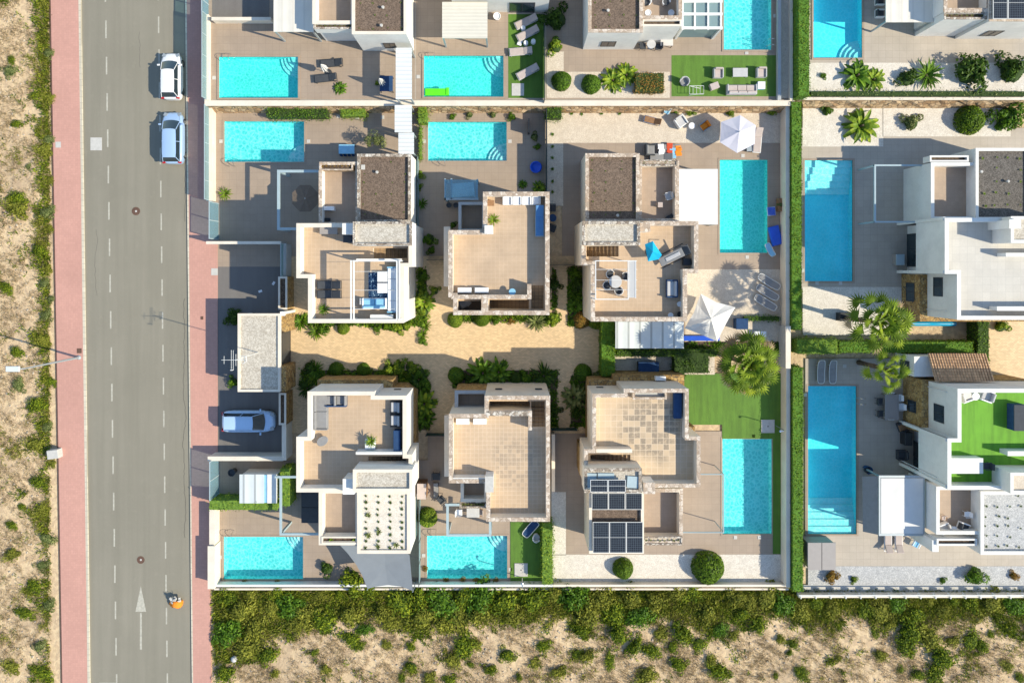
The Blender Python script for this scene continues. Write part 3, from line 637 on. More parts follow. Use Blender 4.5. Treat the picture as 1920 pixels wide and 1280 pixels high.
# --- villa R2
W = villa('white villa on the right edge with bright green turf on its roof terrace', 1850, 830)
block(W, [(1796,729),(2020,729),(2020,917),(1777,917),(1777,822),(1796,822)], ZM, 3.0, ZD, WHITE, WHITE, TURF2, .26)
part('ground_floor_wall', B().box(P(1692,0,0).x, 43, P(0,798,0).y, P(0,702,0).y, 0, 3.1), YSTONE, W)
part('ground_floor_side', B().box(P(1712,0,0).x, 43, P(0,905,0).y, P(0,798,0).y+.003, 0, 3.0), WHITE, W)
for y in (825, 913): part('fin_wall', B().box(P(1684,0,0).x, P(1780,0,ZM).x, P(0,y+3,ZM).y, P(0,y-3,ZM).y, 0, ZM-.1), WHITE, W)
block(W, rect(1839,921,1990,1039), ZB+.1, 0, ZB-.15, WHITE, WHITE, GGRAV, .24, names=('lower_wall','lower_roof_cap','lower_roof'))
block(W, rect(1756,912,1843,1001), 4.35, 0, ZF, WHITE, WHITE, BALC, .24, names=('balcony_wall','balcony_cap','balcony_floor'))
block(W, rect(1757,1010,1832,1022), 4.35, 3.2, 4.1, WHITE, WHITE, SOIL, .1, names=('planter_wall','planter_cap','planter_soil'))
inbox(W, 'corner_pillar', 1748,1012,1760,1034, 0, 4.2, WHITE)
capped(W, 'stair_parapet', 1890,846,1990,854, ZD, ZM-.05, WHITE, WHITE); block(W, rect(1895,886,1990,925), 8.2, ZD, 8.0, WHITE, WHITE, BGRAV, .2, names=('stair_house_wall','stair_house_cap','stair_house_roof'))
capped(W, 'counter', 1784,859,1843,887, ZD, 6.95, WHITE, WHITE)
wwindow(W, 'x', P(1692,0,0).x, P(0,772,1.5).y, P(0,750,1.5).y, .9, 2.2); wwindow(W, 'x', P(1796,0,ZM).x, P(0,793,5).y, P(0,760,5).y, 3.9, 5.3)
wwindow(W, 'x', P(1712,0,0).x, P(0,890,1).y, P(0,830,1).y, .1, 2.4)
inbox(W, 'porch_wall', 1714,668,1850,706, 0, 3.0, WHITE); wwindow(W, 'x', P(1714,0,3).x, P(0,700,1.8).y, P(0,676,1.8).y, .9, 2.3)
t = B(); x0 = P(1742,0,3.4).x; x1 = P(1852,0,3.4).x; ya = P(0,662,3.1).y; yb = P(0,714,4.2).y; n = 22
for i in range(n*4+1):      # terracotta roof: round tile ridges
    u = x0+(x1-x0)*i/(n*4); h = (.0,.07,.1,.07)[i%4]; t.v += [(u, ya, 3.15+h), (u, yb, 4.25+h)]
    if i: k = len(t.v); t.f.append((k-4,k-2,k-1,k-3))
part('tiled_roof', t, tiles('terracotta_tiles', (.62,.40,.23), .22, (.2,.1,.05), .02, var=.3, off=0.0, w=.23), W)
# --- upper row, cut by the top edge of the picture
T1 = villa('villa at the top left with a dark lava gravel roof, cut by the top edge', 690, -10)
block(T1, rect(660,-90,762,64), TZ+ZB, TZ, TZ+ZB-.22, WHITE, SHELL, LAVA, .2, names=('lower_wall','lower_roof_cap','lower_roof'))
block(T1, rect(586,-90,664,45), TZ+4.35, TZ, TZ+ZF, WHITE, SHELL, BALC, .24, names=('balcony_wall','balcony_cap','balcony_floor'))
block(T1, rect(588,40,661,54), TZ+4.3, TZ+3.2, TZ+4.0, WHITE, ROUGH, SOIL, .1, names=('planter_wall','planter_cap','planter_soil'))
inbox(T1, 'main_block', 560,-200,776,-88, TZ, TZ+7.1, WHITE)
wwindow(T1, 'y', P(0,64,TZ+ZB).y, P(715,0,4.2).x, P(738,0,4.2).x, TZ+.9, TZ+2.2)
T2 = villa('white villa wall with a sliding glass door, top centre, cut by the top edge', 970, -10)
inbox(T2, 'wall', 845,-120,1031,-6, TZ, TZ+3.6, WHITE); wwindow(T2, 'y', P(0,-6,TZ+3.6).y, P(955,0,3).x, P(1003,0,3).x, TZ+.05, TZ+2.3)
T3 = villa('villa at the top centre right with lava gravel roof and a glazed veranda', 1200, -10)
block(T3, rect(1103,-90,1205,61), TZ+ZB, TZ, TZ+ZB-.22, WHITE, CAPST, LAVA, .24, names=('lower_wall','lower_roof_cap','lower_roof'))
block(T3, rect(1202,-90,1279,36), TZ+4.35, TZ, TZ+ZF, WHITE, CAPST, BALC, .26, names=('balcony_wall','balcony_cap','balcony_floor'))
block(T3, rect(1204,36,1278,49), TZ+4.3, TZ, TZ+4.0, WHITE, SHELL, SOIL, .12, names=('planter_wall','planter_cap','planter_soil'))
wwindow(T3, 'y', P(0,61,TZ+ZB).y, P(1130,0,4.2).x, P(1158,0,4.2).x, TZ+.9, TZ+2.2); inbox(T3, 'main_block', 1095,-200,1320,-88, TZ, TZ+7.1, WHITE)
vr = thing('veranda', 'glazed veranda with white frame beside the pool at the top', 'veranda', P(1318,20,TZ)); f = B(); g = B(); zv = TZ+2.8
for xx in (1280,1303,1328,1352): f.pbox(xx-1.6,-60,xx+1.6,56,zv-.12,zv)
for yy in (2,26,52): f.pbox(1279,yy-2,1355,yy+3,zv-.11,zv+.01)
for xx in (1280,1352): f.pbox(xx-2,49,xx+2,55,TZ,zv-.12)
g.pbox(1280,-60,1352,52,zv-.16,zv-.13); part('frame', f, WMET, vr); part('roof_glass', g, FGLASS, vr)
s = B().box(P(1281,0,zv).x,P(1351,0,zv).x,P(0,50,zv).y,P(0,49,zv).y,TZ,zv-.2); part('sliding_door', s, FGLASS, vr); part('blind', B().pbox(1306,-50,1326,48,zv-.22,zv-.19), ECAN, vr)
T4 = villa('white villa at the top right with a solar panel on its roof edge', 1830, -10)
block(T4, rect(1855,-90,1990,40), TZ+ZB, TZ, TZ+ZB-.22, WHITE, CAPST, LAVA2, .2, names=('lower_wall','lower_roof_cap','lower_roof'))
block(T4, rect(1770,-90,1857,22), TZ+4.35, TZ, TZ+ZF, WHITE, CAPST, BALC, .26, names=('balcony_wall','balcony_cap','balcony_floor'))
block(T4, rect(1771,22,1850,36), TZ+4.3, TZ, TZ+4.0, WHITE, ROUGH, SOIL, .12, names=('planter_wall','planter_cap','planter_soil'))
wwindow(T4, 'y', P(0,40,TZ+ZB).y, P(1862,0,4.2).x, P(1892,0,4.2).x, TZ+.9, TZ+2.2); inbox(T4, 'main_block', 1765,-200,1990,-88, TZ, TZ+7.1, WHITE)

def vents(root, pts, z):
    for x,y in pts: q = P(x,y,z+.2); part('roof_vent', B().lathe(q.x,q.y,[(.07,z),(.07,z+.22),(.13,z+.24),(.10,z+.30)],10), LIDM, root)
vents(A, [(707,323)], ZB-.22); vents(T1, [(718,14),(715,48)], TZ+ZB-.22); vents(Cv, [(1158,404)], ZB-.22); vents(V, [(1840,322),(1890,340)], ZB-.15); vents(T3, [(1140,20)], TZ+ZB-.22)
part('roof_hatch', B().pbox(677,309,684,318,ZB-.22,ZB-.12), LIDM, A)
for root,px,py,yy in ((D,745,737,0),(E,935,722,0),(E,1010,728,0),(Fv,1125,722,0)):
    w_ = P(px,0,4.2).x; part('wall_vent', B().box(w_-.28,w_+.28,P(0,741 if root is E else (742 if root is D else 738),ZM).y-.02,P(0,741 if root is E else (742 if root is D else 738),ZM).y+.05,3.9,4.25), DMET, root)
for root,u,v in ((V,1795,585),(W,1796,740),(W,1777,905)):
    part('drain_pipe', B().tube([(P(u,0,ZM).x-.05,P(0,v,ZM).y,0.1),(P(u,0,ZM).x-.05,P(0,v,ZM).y,ZD-.3)],.04,8), WMET, root)

for root,y,z,xs,z0,z1 in ((A,605,ZM,(620,700),3.9,5.2),(A,605,ZM,(650,),.2,2.3),(Bv,590,ZM,(990,),3.9,5.0),(Bv,590,ZM,(880,960),.9,2.2),(Cv,602,ZM,(1150,1240),3.9,5.2),(Cv,602,ZM,(1200,),.2,2.3),(E,977,ZM,(950,1000),3.9,5.2),(E,977,ZM,(970,),.2,2.3),(D,1037,ZB,(705,738),.3,2.4),(Fv,1037,ZB,(1135,1180),.3,2.4)):
    for x in xs:
        xa = P(x-14,0,z).x; xb = P(x+14,0,z).x; wwindow(root, 'y', P(0,y,z).y, xa, xb, z0, z1)
# ---------------------------------------------------------------- garden walls, fences, gates
def wall(label, px0, py0, px1, py1, z1, m, cap, z0=0.0, glass=0.0, gap=None, cat='wall', name='garden_wall', gm=None, face=None):
    """straight wall seen from above between two pixels (top at z1); optional glass rail on top"""
    a = P(px0,py0,z1); b_ = P(px1,py1,z1); x0,x1 = sorted((a.x,b_.x)); y0,y1 = sorted((a.y,b_.y))
    t = thing(name, label, cat, ((x0+x1)/2,(y0+y1)/2,z0), 0)
    part('wall_body', B().box(x0,x1,y0,y1,z0,z1-.06), m, t)
    part('coping', B().box(x0-.03,x1+.03,y0-.03,y1+.03,z1-.06,z1), cap, t)
    if glass:
        g = B(); f = B(); lx_, ly = x1-x0, y1-y0; n = max(1, int(max(lx_,ly)/1.5))
        if ly > lx_:
            xm = (x0+x1)/2; g.box(xm-.012,xm+.012,y0,y1,z1+.05,z1+glass)
            for i in range(n+1): yy = y0+.03+(ly-.06)*i/n; f.box(xm-.03,xm+.03,yy-.025,yy+.025,z1,z1+glass+.02)
            f.box(xm-.025,xm+.025,y0,y1,z1+glass,z1+glass+.03)
        else:
            ym = (y0+y1)/2; g.box(x0,x1,ym-.012,ym+.012,z1+.05,z1+glass)
            for i in range(n+1): xx = x0+.03+(lx_-.06)*i/n; f.box(xx-.025,xx+.025,ym-.03,ym+.03,z1,z1+glass+.02)
            f.box(x0,x1,ym-.025,ym+.025,z1+glass,z1+glass+.03)
        part('glass_panel', g, gm or FGLASS, t); part('rail', f, BLUEM, t)
    return t
wall('cream street wall with glass rail beside the top left pool', 384,28,391,187, TZ+.5, CREAM, SHELL, glass=.95)
wall('cream street wall with glass rail beside the second pool row', 387,200,397,376, 1.0, CREAM, SHELL, glass=.95)
wall('cream street wall beside the bottom left pool, upper thinner half', 393,955,402,1024, 1.2, CREAM, SHELL)
wall('thick cream street wall at the bottom left corner of the gardens', 390,1024,402,1103, 1.4, CREAM, SHELL)
def gate(label, px, py0, py1, z0, z1, n=3):
    p = P(px,py0,z1); q_ = P(px,py1,z1); t = thing('gate', label, 'gate', (p.x,(p.y+q_.y)/2,z0)); f = B(); g = B(); y0,y1 = q_.y,p.y
    g.box(p.x-.015,p.x+.015,y0,y1,z0+.08,z1-.04)
    for i in range(n+1): yy = y0+(y1-y0)*i/n; f.box(p.x-.04,p.x+.04,yy-.04,yy+.04,z0,z1)
    f.box(p.x-.03,p.x+.03,y0,y1,z1-.04,z1+.01); part('panel', g, BGLASS, t); part('frame', f, BLUEM, t)
gate('teal panel gate beside the asphalt yard at the top left corner', 378,-30,27, TZ-1, TZ+1.4, 2)
gate('teal panel gate between the potted palm and the driveway wall', 392,378,447, 0, 2.1, 2)
gate('teal panel gate in the bottom left garden by the white shed', 393,866,938, 0, 2.1, 2)
wall('low pale wall closing the asphalt yard at the top left', 397,33,507,38, TZ+.9, SHELL, SHELL, TZ)
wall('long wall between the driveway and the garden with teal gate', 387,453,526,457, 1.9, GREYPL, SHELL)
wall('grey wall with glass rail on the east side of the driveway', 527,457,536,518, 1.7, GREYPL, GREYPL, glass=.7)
wall('white wall beside the parked silver estate car', 529,797,536,862, 1.9, WHITE, SHELL)
wall('cream wall below the driveway, parallel to the parked car', 390,856,530,863, 1.7, SHELL, SHELL)
def planter(label, px0,py0,px1,py1,z, m, t=.12, soil=SOIL):
    r = thing('planter_wall', label, 'planter', P((px0+px1)/2,(py0+py1)/2,0)); block(r, rect(px0,py0,px1,py1), z, 0, z-.15, m, CREAM, soil, t, names=('body','rim','soil')); return r
planter('ochre stone planter wall north of the flat roofed carport', 522,519,538,580, 2.1, YSTONE)
planter('ochre stone planter wall behind the parked silver car', 523,737,536,796, 2.1, YSTONE)
r = thing('carport', 'flat carport with a gravel roof at the entrance of the courtyard', 'carport', P(490,660,0))
block(r, rect(446,588,525,734), 3.3, 2.95, 3.15, WHITE, SHELL, RGRAV, .16, names=('roof_fascia','roof_cap','roof_gravel'))
part('ceiling', B().pbox(447,589,524,733,2.9,2.96), WHITE, r)
for x,y in ((450,592),(450,729)): part('post', B().pbox(x-2,y-2,x+2,y+2,0,2.9), WHITE, r)
part('stone_wall', B().pbox(524,589,536,622,0,2.9), YSTONE, r); part('stone_wall', B().pbox(524,686,536,733,0,2.9), YSTONE, r); part('door_panel', B().pbox(526,624,529,684,0,2.4), DMET, r)
part('roof_lip', B().pbox(525,584,533,592,0,3.25), WHITE, r)
rw = wall('long retaining wall with white coping between upper and lower gardens', 384,189,1489,198, TZ+.25, STONE, SHELL)
wall('retaining wall of honey coloured rubble stone at the upper right', 1491,183,2250,187, TZ+.22, STONE, SHELL)
def bank(label, pxa, pxb, ya, za, yb, zb):
    b = B(); n = 60; g = random.Random(2); rows = 4; pts = []
    for i in range(n+1):
        for k in range(rows):
            u = k/(rows-1); z = za+(zb-za)*u; p = P(pxa+(pxb-pxa)*i/n, ya+(yb-ya)*u, z); j = .07 if 0 < k < rows-1 else 0
            b.v.append((p.x+g.uniform(-j,j), p.y+g.uniform(-j,j), z+g.uniform(-j,j)*1.5))
    for i in range(n):
        for k in range(rows-1): a = i*rows+k; b.f.append((a,a+1,a+rows+1,a+rows))
    solo('rubble_bank', b, STONE, label, 'stone bank')
bank('sloping honey coloured rubble bank below the long retaining wall', 392, 1473, 197, TZ+.1, 213, .05); bank('sloping honey coloured rubble bank below the upper right retaining wall', 1505, 2200, 186, TZ+.1, 204, .05)
wall('grey wall top separating the left and right halves, upper part', 1459,-60,1464,187, TZ+.5, GREYPL, GREYPL, TZ)
wall('tall cream wall running down beside the hedge, upper part', 1482,-60,1486,187, TZ+.5, CREAM, CREAM, TZ)
wall('cream party wall between the umbrella garden and the tall hedge', 1474,200,1480,612, 1.5, SHELL, CREAM)
wall('grey brown party wall section beside the biggest palm', 1474,612,1482,690, 1.9, GREYPL, CREAM)
wall('cream party wall between the large lawn and the tall hedge', 1475,690,1481,1100, 1.5, SHELL, CREAM)
def wirefence(label, px0,py0,px1,py1,z0,h,m=None,step=1.8):
    a = P(px0,py0,z0+h); b_ = P(px1,py1,z0+h); t = thing('fence', label, 'fence', ((a.x+b_.x)/2,(a.y+b_.y)/2,z0)); f = B(); g = B()
    L = max(abs(a.x-b_.x), abs(a.y-b_.y)); n = max(1,int(L/step))
    for i in range(n+1): q = a.lerp(b_, i/n); f.box(q.x-.03,q.x+.03,q.y-.03,q.y+.03,z0,z0+h+.03)
    x0,x1 = sorted((a.x,b_.x)); y0,y1 = sorted((a.y,b_.y)); f.box(x0-.02,x1+.02,y0-.02,y1+.02,z0+h-.04,z0+h)
    g.box(x0-.008,x1+.008,y0-.008,y1+.008,z0+.05,z0+h-.05); part('mesh_panel', g, m or DGREEN, t); part('post', f, DMET, t); return t
DGREEN = seeglass('green_screen', (.08,.16,.14), .35)
wirefence('dark green screen fence between the sunbed lawn and the planted bed at the top', 1021,45,1021,186, TZ, 1.6)
wirefence('dark green screen fence between the blue spa garden and the pale gravel garden', 1025,205,1025,360, 0.1, 1.6)
wirefence('low fence between the two left gardens of the second row', 782,292,782,480, 0.1, 1.3, FGLASS)
wirefence('fence beside the green ball shrub of the bottom garden', 785,938,785,1098, 0.1, 1.3, FGLASS)
wirefence('low dark fence closing the alley left of the sand coloured villa', 800,487,832,487, 0.1, 1.0, DGREEN); wirefence('low dark fence closing the alley right of the sand coloured villa', 1031,497,1078,497, 0.1, 1.0, DGREEN)
wirefence('dark fence closing the alley above the bottom garden grill chairs', 798,817,834,817, 0.1, 1.2, DGREEN); wirefence('dark fence closing the alley by the solar panel villa', 1034,807,1082,807, 0.1, 1.2, DGREEN)
wall('thin cream wall right of the stained tile villa', 1035,815,1040,921, 1.6, SHELL, SHELL)
wall('bottom garden wall of the left gardens with white rail', 402,1096,1036,1099, .9, WHITE, WHITE); wall('pale bottom wall of the white gravel garden', 1038,1096,1475,1099, .8, SHELL, CREAM)
wall('low outer wall strip along the scrub', 402,1103,1478,1105, .35, SHELL, SHELL)
t = thing('fence', 'white post and rail fence along the bottom right garden', 'fence', P(1710,1116,0)); f = B(); f.pbox(1498,1114,1990,1120,0,.7); part('base', f, SHELL, t)
for i in range(17): part('post', B().cbox(P(1500+28*i,1116,.9).x, P(0,1116,.9).y, .9, .08, .34, .5), WHITE, t)
rl = B().pbox(1498,1115,1990,1117,1.1,1.18); part('rail', rl, WHITE, t)
# ---------------------------------------------------------------- canopies, pergolas, sheds
def panelroof(name, label, px0,py0,px1,py1,z,m,base=0,posts=True,cat='canopy'):
    r = thing(name, label, cat, P((px0+px1)/2,(py0+py1)/2,base)); part('roof_panel', B().pbox(px0,py0,px1,py1,z-.06,z), m, r)
    f = B(); e = 2
    for q in ((px0,py0,px1,py0+e),(px0,py1-e,px1,py1),(px0,py0+e,px0+e,py1-e),(px1-e,py0+e,px1,py1-e)): f.pbox(*q,z-.16,z-.065)
    part('frame', f, GREYM, r)
    if posts:
        for x,y in ((px0+2,py0+2),(px1-2,py0+2),(px0+2,py1-2),(px1-2,py1-2)): part('post', B().pbox(x-1.5,y-1.5,x+1.5,y+1.5,base,z-.16), GREYM, r)
    return r
panelroof('side_canopy', 'white ribbed roof over the passage beside the top left garden', 742,90,772,186, TZ+2.6, RIBW, TZ)
panelroof('side_canopy', 'wider upper half of the white ribbed passage roof beside the olive tree', 740,197,772,248, 2.6, RIBW); panelroof('side_canopy', 'lower half of the white ribbed passage roof beside the olive tree', 747,249,776,289, 2.55, RIBW)
panelroof('awning', 'large plain white awning between villa and turquoise pool', 1273,317,1346,421, 3.0, WCAN)
panelroof('canopy', 'pale blue panel roof left of the star shaped parasol', 1154,603,1282,653, 2.7, RIBX)
panelroof('awning', 'cream awning with its right half in shade, top left', 513,-60,588,60, TZ+2.9, RIBV, TZ)
panelroof('awning', 'square white ribbed pergola roof above the pool with the green float', 829,4,914,72, TZ+2.8, RIBC, TZ)
panelroof('awning', 'pale ribbed pergola roof at the top right beside the pool', 1661,-60,1750,42, TZ+2.8, RIBV, TZ)
r = thing('awning', 'white fabric awning with sloping grey side sheet near the long blue pool', 'awning', P(1690,950,0)); z = 2.9
part('roof_panel', B().pbox(1652,896,1731,1000,z-.05,z), WCAN, r); s = B(); a,b_,c,d_ = P(1651,892,z),P(1651,1003,z),P(1618,996,2.0),P(1617,893,2.0); s.poly([a,b_,c,d_]); s.poly([x-Vector((0,0,.02)) for x in (d_,c,b_,a)]); part('side_sheet', s, GREYF, r)
f = B(); f.pbox(1648,891,1733,895,z-.12,z+.02); f.pbox(1648,1000,1733,1004,z-.12,z+.02); f.pbox(1648,895,1651,1000,z-.12,z+.02); f.pbox(1731,895,1734,1000,z-.12,z+.02); part('frame', f, GREYM, r)
for x,y in ((1650,893),(1650,1002),(1732,893),(1732,1002)): part('post', B().pbox(x-1.5,y-1.5,x+1.5,y+1.5,0,z-.12), GREYM, r)
def pergola(label, beams, posts, z, m, w=.10, base=0, wires=(), name='pergola', h=.16):
    cx = sum(q[0]+q[2] for q in beams)/2/len(beams); cy = sum(q[1]+q[3] for q in beams)/2/len(beams); p = P(cx,cy,base)
    r = thing(name, label, 'pergola', (p.x,p.y,base))
    for i,(x0,y0,x1,y1) in enumerate(beams):
        a = P(x0,y0,z); b_ = P(x1,y1,z); ww = w/2; hz = abs(a.x-b_.x) > abs(a.y-b_.y); dz = .003 if hz else 0
        X0,X1 = sorted((a.x,b_.x)); Y0,Y1 = sorted((a.y,b_.y)); part('beam', B().box(X0-ww,X1+ww,Y0-ww,Y1+ww,z-h+dz,z+dz), m, r)
    for x,y in posts: q = P(x,y,z); part('post', B().box(q.x-ww,q.x+ww,q.y-ww,q.y+ww,base,z-h), m, r)
    for x0,y0,x1,y1 in wires: a = P(x0,y0,z-.1); b_ = P(x1,y1,z-.1); part('cross_wire', B().tube([a,b_],.016,5), WMET, r)
    return r
pergola('bare grey steel pergola over the shaded patio of the villa with the white roof pergola', [(522,321,598,321),(522,321,522,429),(522,429,556,429)], [(522,321),(522,429)], 3.1, BLUEM, .22)
pergola('thin bare metal pergola frame over the shaded patio at the right edge', [(1641,310,1728,310),(1641,310,1641,416),(1641,416,1728,416)], [(1641,310),(1641,416)], 3.0, BLUEM, .13)
pergola('pale blue steel frame beside the vine covered white shed', [(517,894,556,894),(526,894,526,1001),(526,1001,597,1001)], [(526,1001)], 3.0, BLUEM, .18)
pergola('pale blue steel frame above the edge of the bottom centre pool', [(837,946,864,946),(839,946,839,1003),(919,975,919,1002),(839,1003,919,1003)], [(839,1003),(919,1003)], 3.0, BLUEM, .2)
pergola('slim steel frame between the solar panel villa and its pool', [(1312,889,1357,889),(1357,889,1357,998),(1281,998,1357,998)], [(1357,889),(1357,998)], 2.9, BLUEM, .06)
pergola('white pergola with double beams over the blue and white roof sofas', [(658,489,658,600),(663,489,663,600),(744,489,744,600),(748.5,489,748.5,600),(663,489,744,489),(663,600,744,600)], [(658,489),(748,489),(658,600),(748,600)], 8.3, WMET, .1, ZD, [(663,y,744,y) for y in (509,544,579)])
pp = pergola('white pergola with a gathered white awning over four round chairs', [(1117,489,1117,561),(1178,489,1178,559),(1117,489,1193,489),(1117,561,1178,561),(1192,489,1192,558)], [(1117,489),(1178,489),(1117,561),(1178,559)], 8.2, WMET, .06, ZD, [(1113,y,1195,y) for y in (505,525,543)])
s = B()
for i in range(6): s.pbox(1180+i*2.1,488,1181.5+i*2.1,558,8.0,8.16)
part('gathered_awning', s, WCAN, pp)
r = thing('glass_canopy', 'blue glass canopy above a covered table near the second pool', 'canopy', P(865,356,0)); z = 2.9
part('roof_glass', B().pbox(834,337,896,371,z-.03,z), BGLASS, r); f = B()
for q in ((833,335,836,375),(845,335,848,374),(833,371,897,375),(893,337,896,371)): f.pbox(*q,z-.12,z-.035)
part('frame', f, BLUEM, r)
for x,y in ((834,337),(895,337),(834,372)): part('post', B().pbox(x-1.3,y-1.3,x+1.3,y+1.3,0.1,z-.12), BLUEM, r)
r = thing('shed', 'white double roofed garden shed wrapped by a vine hedge', 'shed', P(484,915,0)); part('walls', B().pbox(451,891,517,942,0.1,2.2), WHITE, r)
part('roof_panel', B().pbox(449,889,495,943,2.25,2.3), RIBX, r); part('roof_panel', B().pbox(501,889,519,943,2.25,2.3), WHITE, r); part('roof_gap', B().pbox(495,890,501,942,2.2,2.24), LBLUE, r)
r = thing('storage_shed', 'grey brown plastic shed with two roof halves beside the hedge end', 'shed', P(1540,1040,0)); part('walls', B().pbox(1517,1019,1566,1066,0.1,1.95), GPLAS, r)
for a,b_ in ((1515,1540.4),(1541.6,1567)): part('lid', B().pbox(a,1017,b_,1068,1.97,2.08), GPLAS, r)
r = thing('shade_sail', 'grey shade sail stretched out from the bottom left white villa', 'shade sail', P(720,1070,0))
out = [(638,1022,3.2),(652,1037,3.1),(668,1058,2.95),(680,1080,2.8),(689,1103,2.7),(705,1099,2.65),(728,1096,2.62),(752,1099,2.65),(774,1107,2.7),(771,1075,2.9),(768,1040,3.1),(720,1010,3.25)]
s = B(); cc = P(722,1060,2.8); pts = [P(*q) for q in out]
for i in range(len(pts)):
    a,b_ = pts[i],pts[(i+1)%len(pts)]; m1 = a.lerp(cc,.5); m2 = b_.lerp(cc,.5); s.poly([a,b_,m2,m1]); s.poly([m1,m2,cc])
part('sail_cloth', s, GCAN, r, smooth=True)
for i in (4,8): part('pole', B().tube([pts[i]-Vector((0,.1,2.7)), pts[i]+Vector((0,-.05,.1))],.04,8), GREYM, r)
# ---------------------------------------------------------------- solar panels
def solar(label, px0,py0,px1,py1,z,group,rows=2):
    a = P(px0,py0,z); b_ = P(px1,py1,z); r = thing('solar_panel', label, 'solar panel', ((a.x+b_.x)/2,(a.y+b_.y)/2,z-.25), 0, group)
    x0,x1 = sorted((a.x,b_.x)); y0,y1 = sorted((a.y,b_.y)); part('cells', B().box(x0+.03,x1-.03,y0+.03,y1-.03,z-.03,z), SOLAR, r); f = B(); w = .035
    for q in ((x0,x1,y0,y0+w),(x0,x1,y1-w,y1),(x0,x0+w,y0+w,y1-w),(x1-w,x1,y0+w,y1-w)): f.box(*q,z-.04,z+.01)
    if rows == 2: f.box(x0+w,x1-w,(y0+y1)/2-.01,(y0+y1)/2+.01,z-.04,z+.006)
    part('frame', f, WMET, r); part('bracket', B().box(x0+.1,x0+.2,y0+.1,y1-.1,z-.25,z-.045), GREYM, r); part('bracket', B().box(x1-.2,x1-.1,y0+.1,y1-.1,z-.25,z-.045), GREYM, r)
for n,x in (('left',1107),('right',1140.5)): solar(f'{n} one of the two solar panels on the pale stair roof', x,899,x+32.5,922,ZS+.05,'solar panels of the bottom villa',2)
for n,x in (('left',1109.5),('middle',1141),('right',1173)): solar(f'{n} solar panel of the middle row of three on the lava roof', x,924,x+31,955,ZB+.25,'solar panels of the bottom villa',1)
for n,x in (('left',1111.5),('middle',1143),('right',1174.5)): solar(f'{n} solar panel of the lowest row of three on the lava roof', x,978,x+31,1036,ZB+.25,'solar panels of the bottom villa',2)
solar('left solar panel on the roof at the top right corner', 1862,-25,1889,36,TZ+ZB+.3,'solar panels at the top right'); solar('right solar panel cut by the top right corner', 1890.5,-25,1925,36,TZ+ZB+.3,'solar panels at the top right')
# ---------------------------------------------------------------- furniture, built once per kind and copied
MAKE = {}
def kind(f): MAKE[f.__name__] = f; return f
def L(name, b, m, r, smooth=False): return part(name, b, m, r, None, smooth, True)
@kind
def lounger(fab=GREYF, frame=WMET, back=.45):
    r = thing('sun_lounger', '', 'sun lounger'); b = B()
    for y in (-.31,.31): b.cbox(-.05,y,.30,1.95,.05,.05)
    for x in (-1.0,.9): b.cbox(x,0,.30,.05,.62,.05)
    L('frame', b, frame, r)
    for x in (-.85,.7):
        for y in (-.3,.3): L('leg', B().cbox(x,y,.14,.05,.05,.28), frame, r)
    L('seat', B().cbox(-.36,0,.35,1.22,.58,.06,0,0,0,.03), fab, r)
    L('backrest', B().cbox(.58,0,.35+back*.42,.76,.58,.06,0,0,-back,.03), fab, r); return r
@kind
def framelounger(fab=GREYF, frame=WMET):     # tubular rounded frame with sling fabric
    r = thing('sun_lounger', '', 'sun lounger'); pts = []
    for k in range(25):
        a = 2*math.pi*k/24; cx = math.copysign(abs(math.cos(a))**.45, math.cos(a))*1.02; cy = math.copysign(abs(math.sin(a))**.45, math.sin(a))*.31
        pts.append((cx, cy, .34 + (max(0,cx-.3)*.35)))
    L('frame', B().tube(pts,.028,6), frame, r)
    s = B(); s.poly([(-.95,-.27,.33),(.3,-.27,.33),(.3,.27,.33),(-.95,.27,.33)]); s.poly([(.3,-.27,.33),(.95,-.25,.55),(.95,.25,.55),(.3,.27,.33)]); L('sling', s, fab, r)
    for x in (-.75,.6):
        for y in (-.29,.29): L('leg', B().tube([(x,y,.33),(x-.08,y,.0)],.02,5), frame, r)
    return r
@kind
def chair(fab=WFAB, frame=WPLAS):
    r = thing('garden_chair', '', 'chair')
    for x in (-.24,.24):
        for y in (-.24,.24): L('leg', B().tube([(x,y,0),(x*.9,y*.9,.42)],.02,5), frame, r)
    L('seat', B().cbox(0,0,.44,.52,.52,.06,0,0,0,.025), fab, r); L('backrest', B().cbox(.27,0,.68,.06,.5,.48,0,0,.18,.02), fab, r)
    for y in (-.29,.29): L('armrest', B().cbox(.02,y,.62,.5,.05,.04), frame, r)
    return r
@kind
def tubchair(shell=LGREYF, fab=CHAR):        # round wicker chair
    r = thing('round_chair', '', 'chair'); b = B(); n = 14
    for k in range(n+1):
        a = R(-125+250*k/n); h = .72 if abs(k-n/2) < 5 else .6
        for rr, z in ((.30,.1),(.36,h),(.31,h+.01),(.25,.3)): b.v.append((math.cos(a)*rr, math.sin(a)*rr, z))
    for k in range(n):
        for j in range(3): a = k*4+j; b.f.append((a,a+4,a+5,a+1))
    L('shell', b, shell, r); L('cushion', B().lathe(0,0,[(.27,.28),(.30,.34),(.28,.42),(.15,.44)],14), fab, r); return r
@kind
def armchair(shell=LGREYF, fab=PINKF):
    r = thing('armchair', '', 'armchair'); L('base', B().cbox(0,0,.17,.8,.8,.26,0,0,0,.03), shell, r)
    L('seat', B().cbox(-.04,0,.37,.66,.56,.14,0,0,0,.05), fab, r)
    for y in (-.36,.36): L('armrest', B().cbox(0,y,.42,.8,.1,.32,0,0,0,.03), shell, r)
    L('backrest', B().cbox(.34,0,.5,.14,.62,.5,0,0,0,.04), fab, r); return r
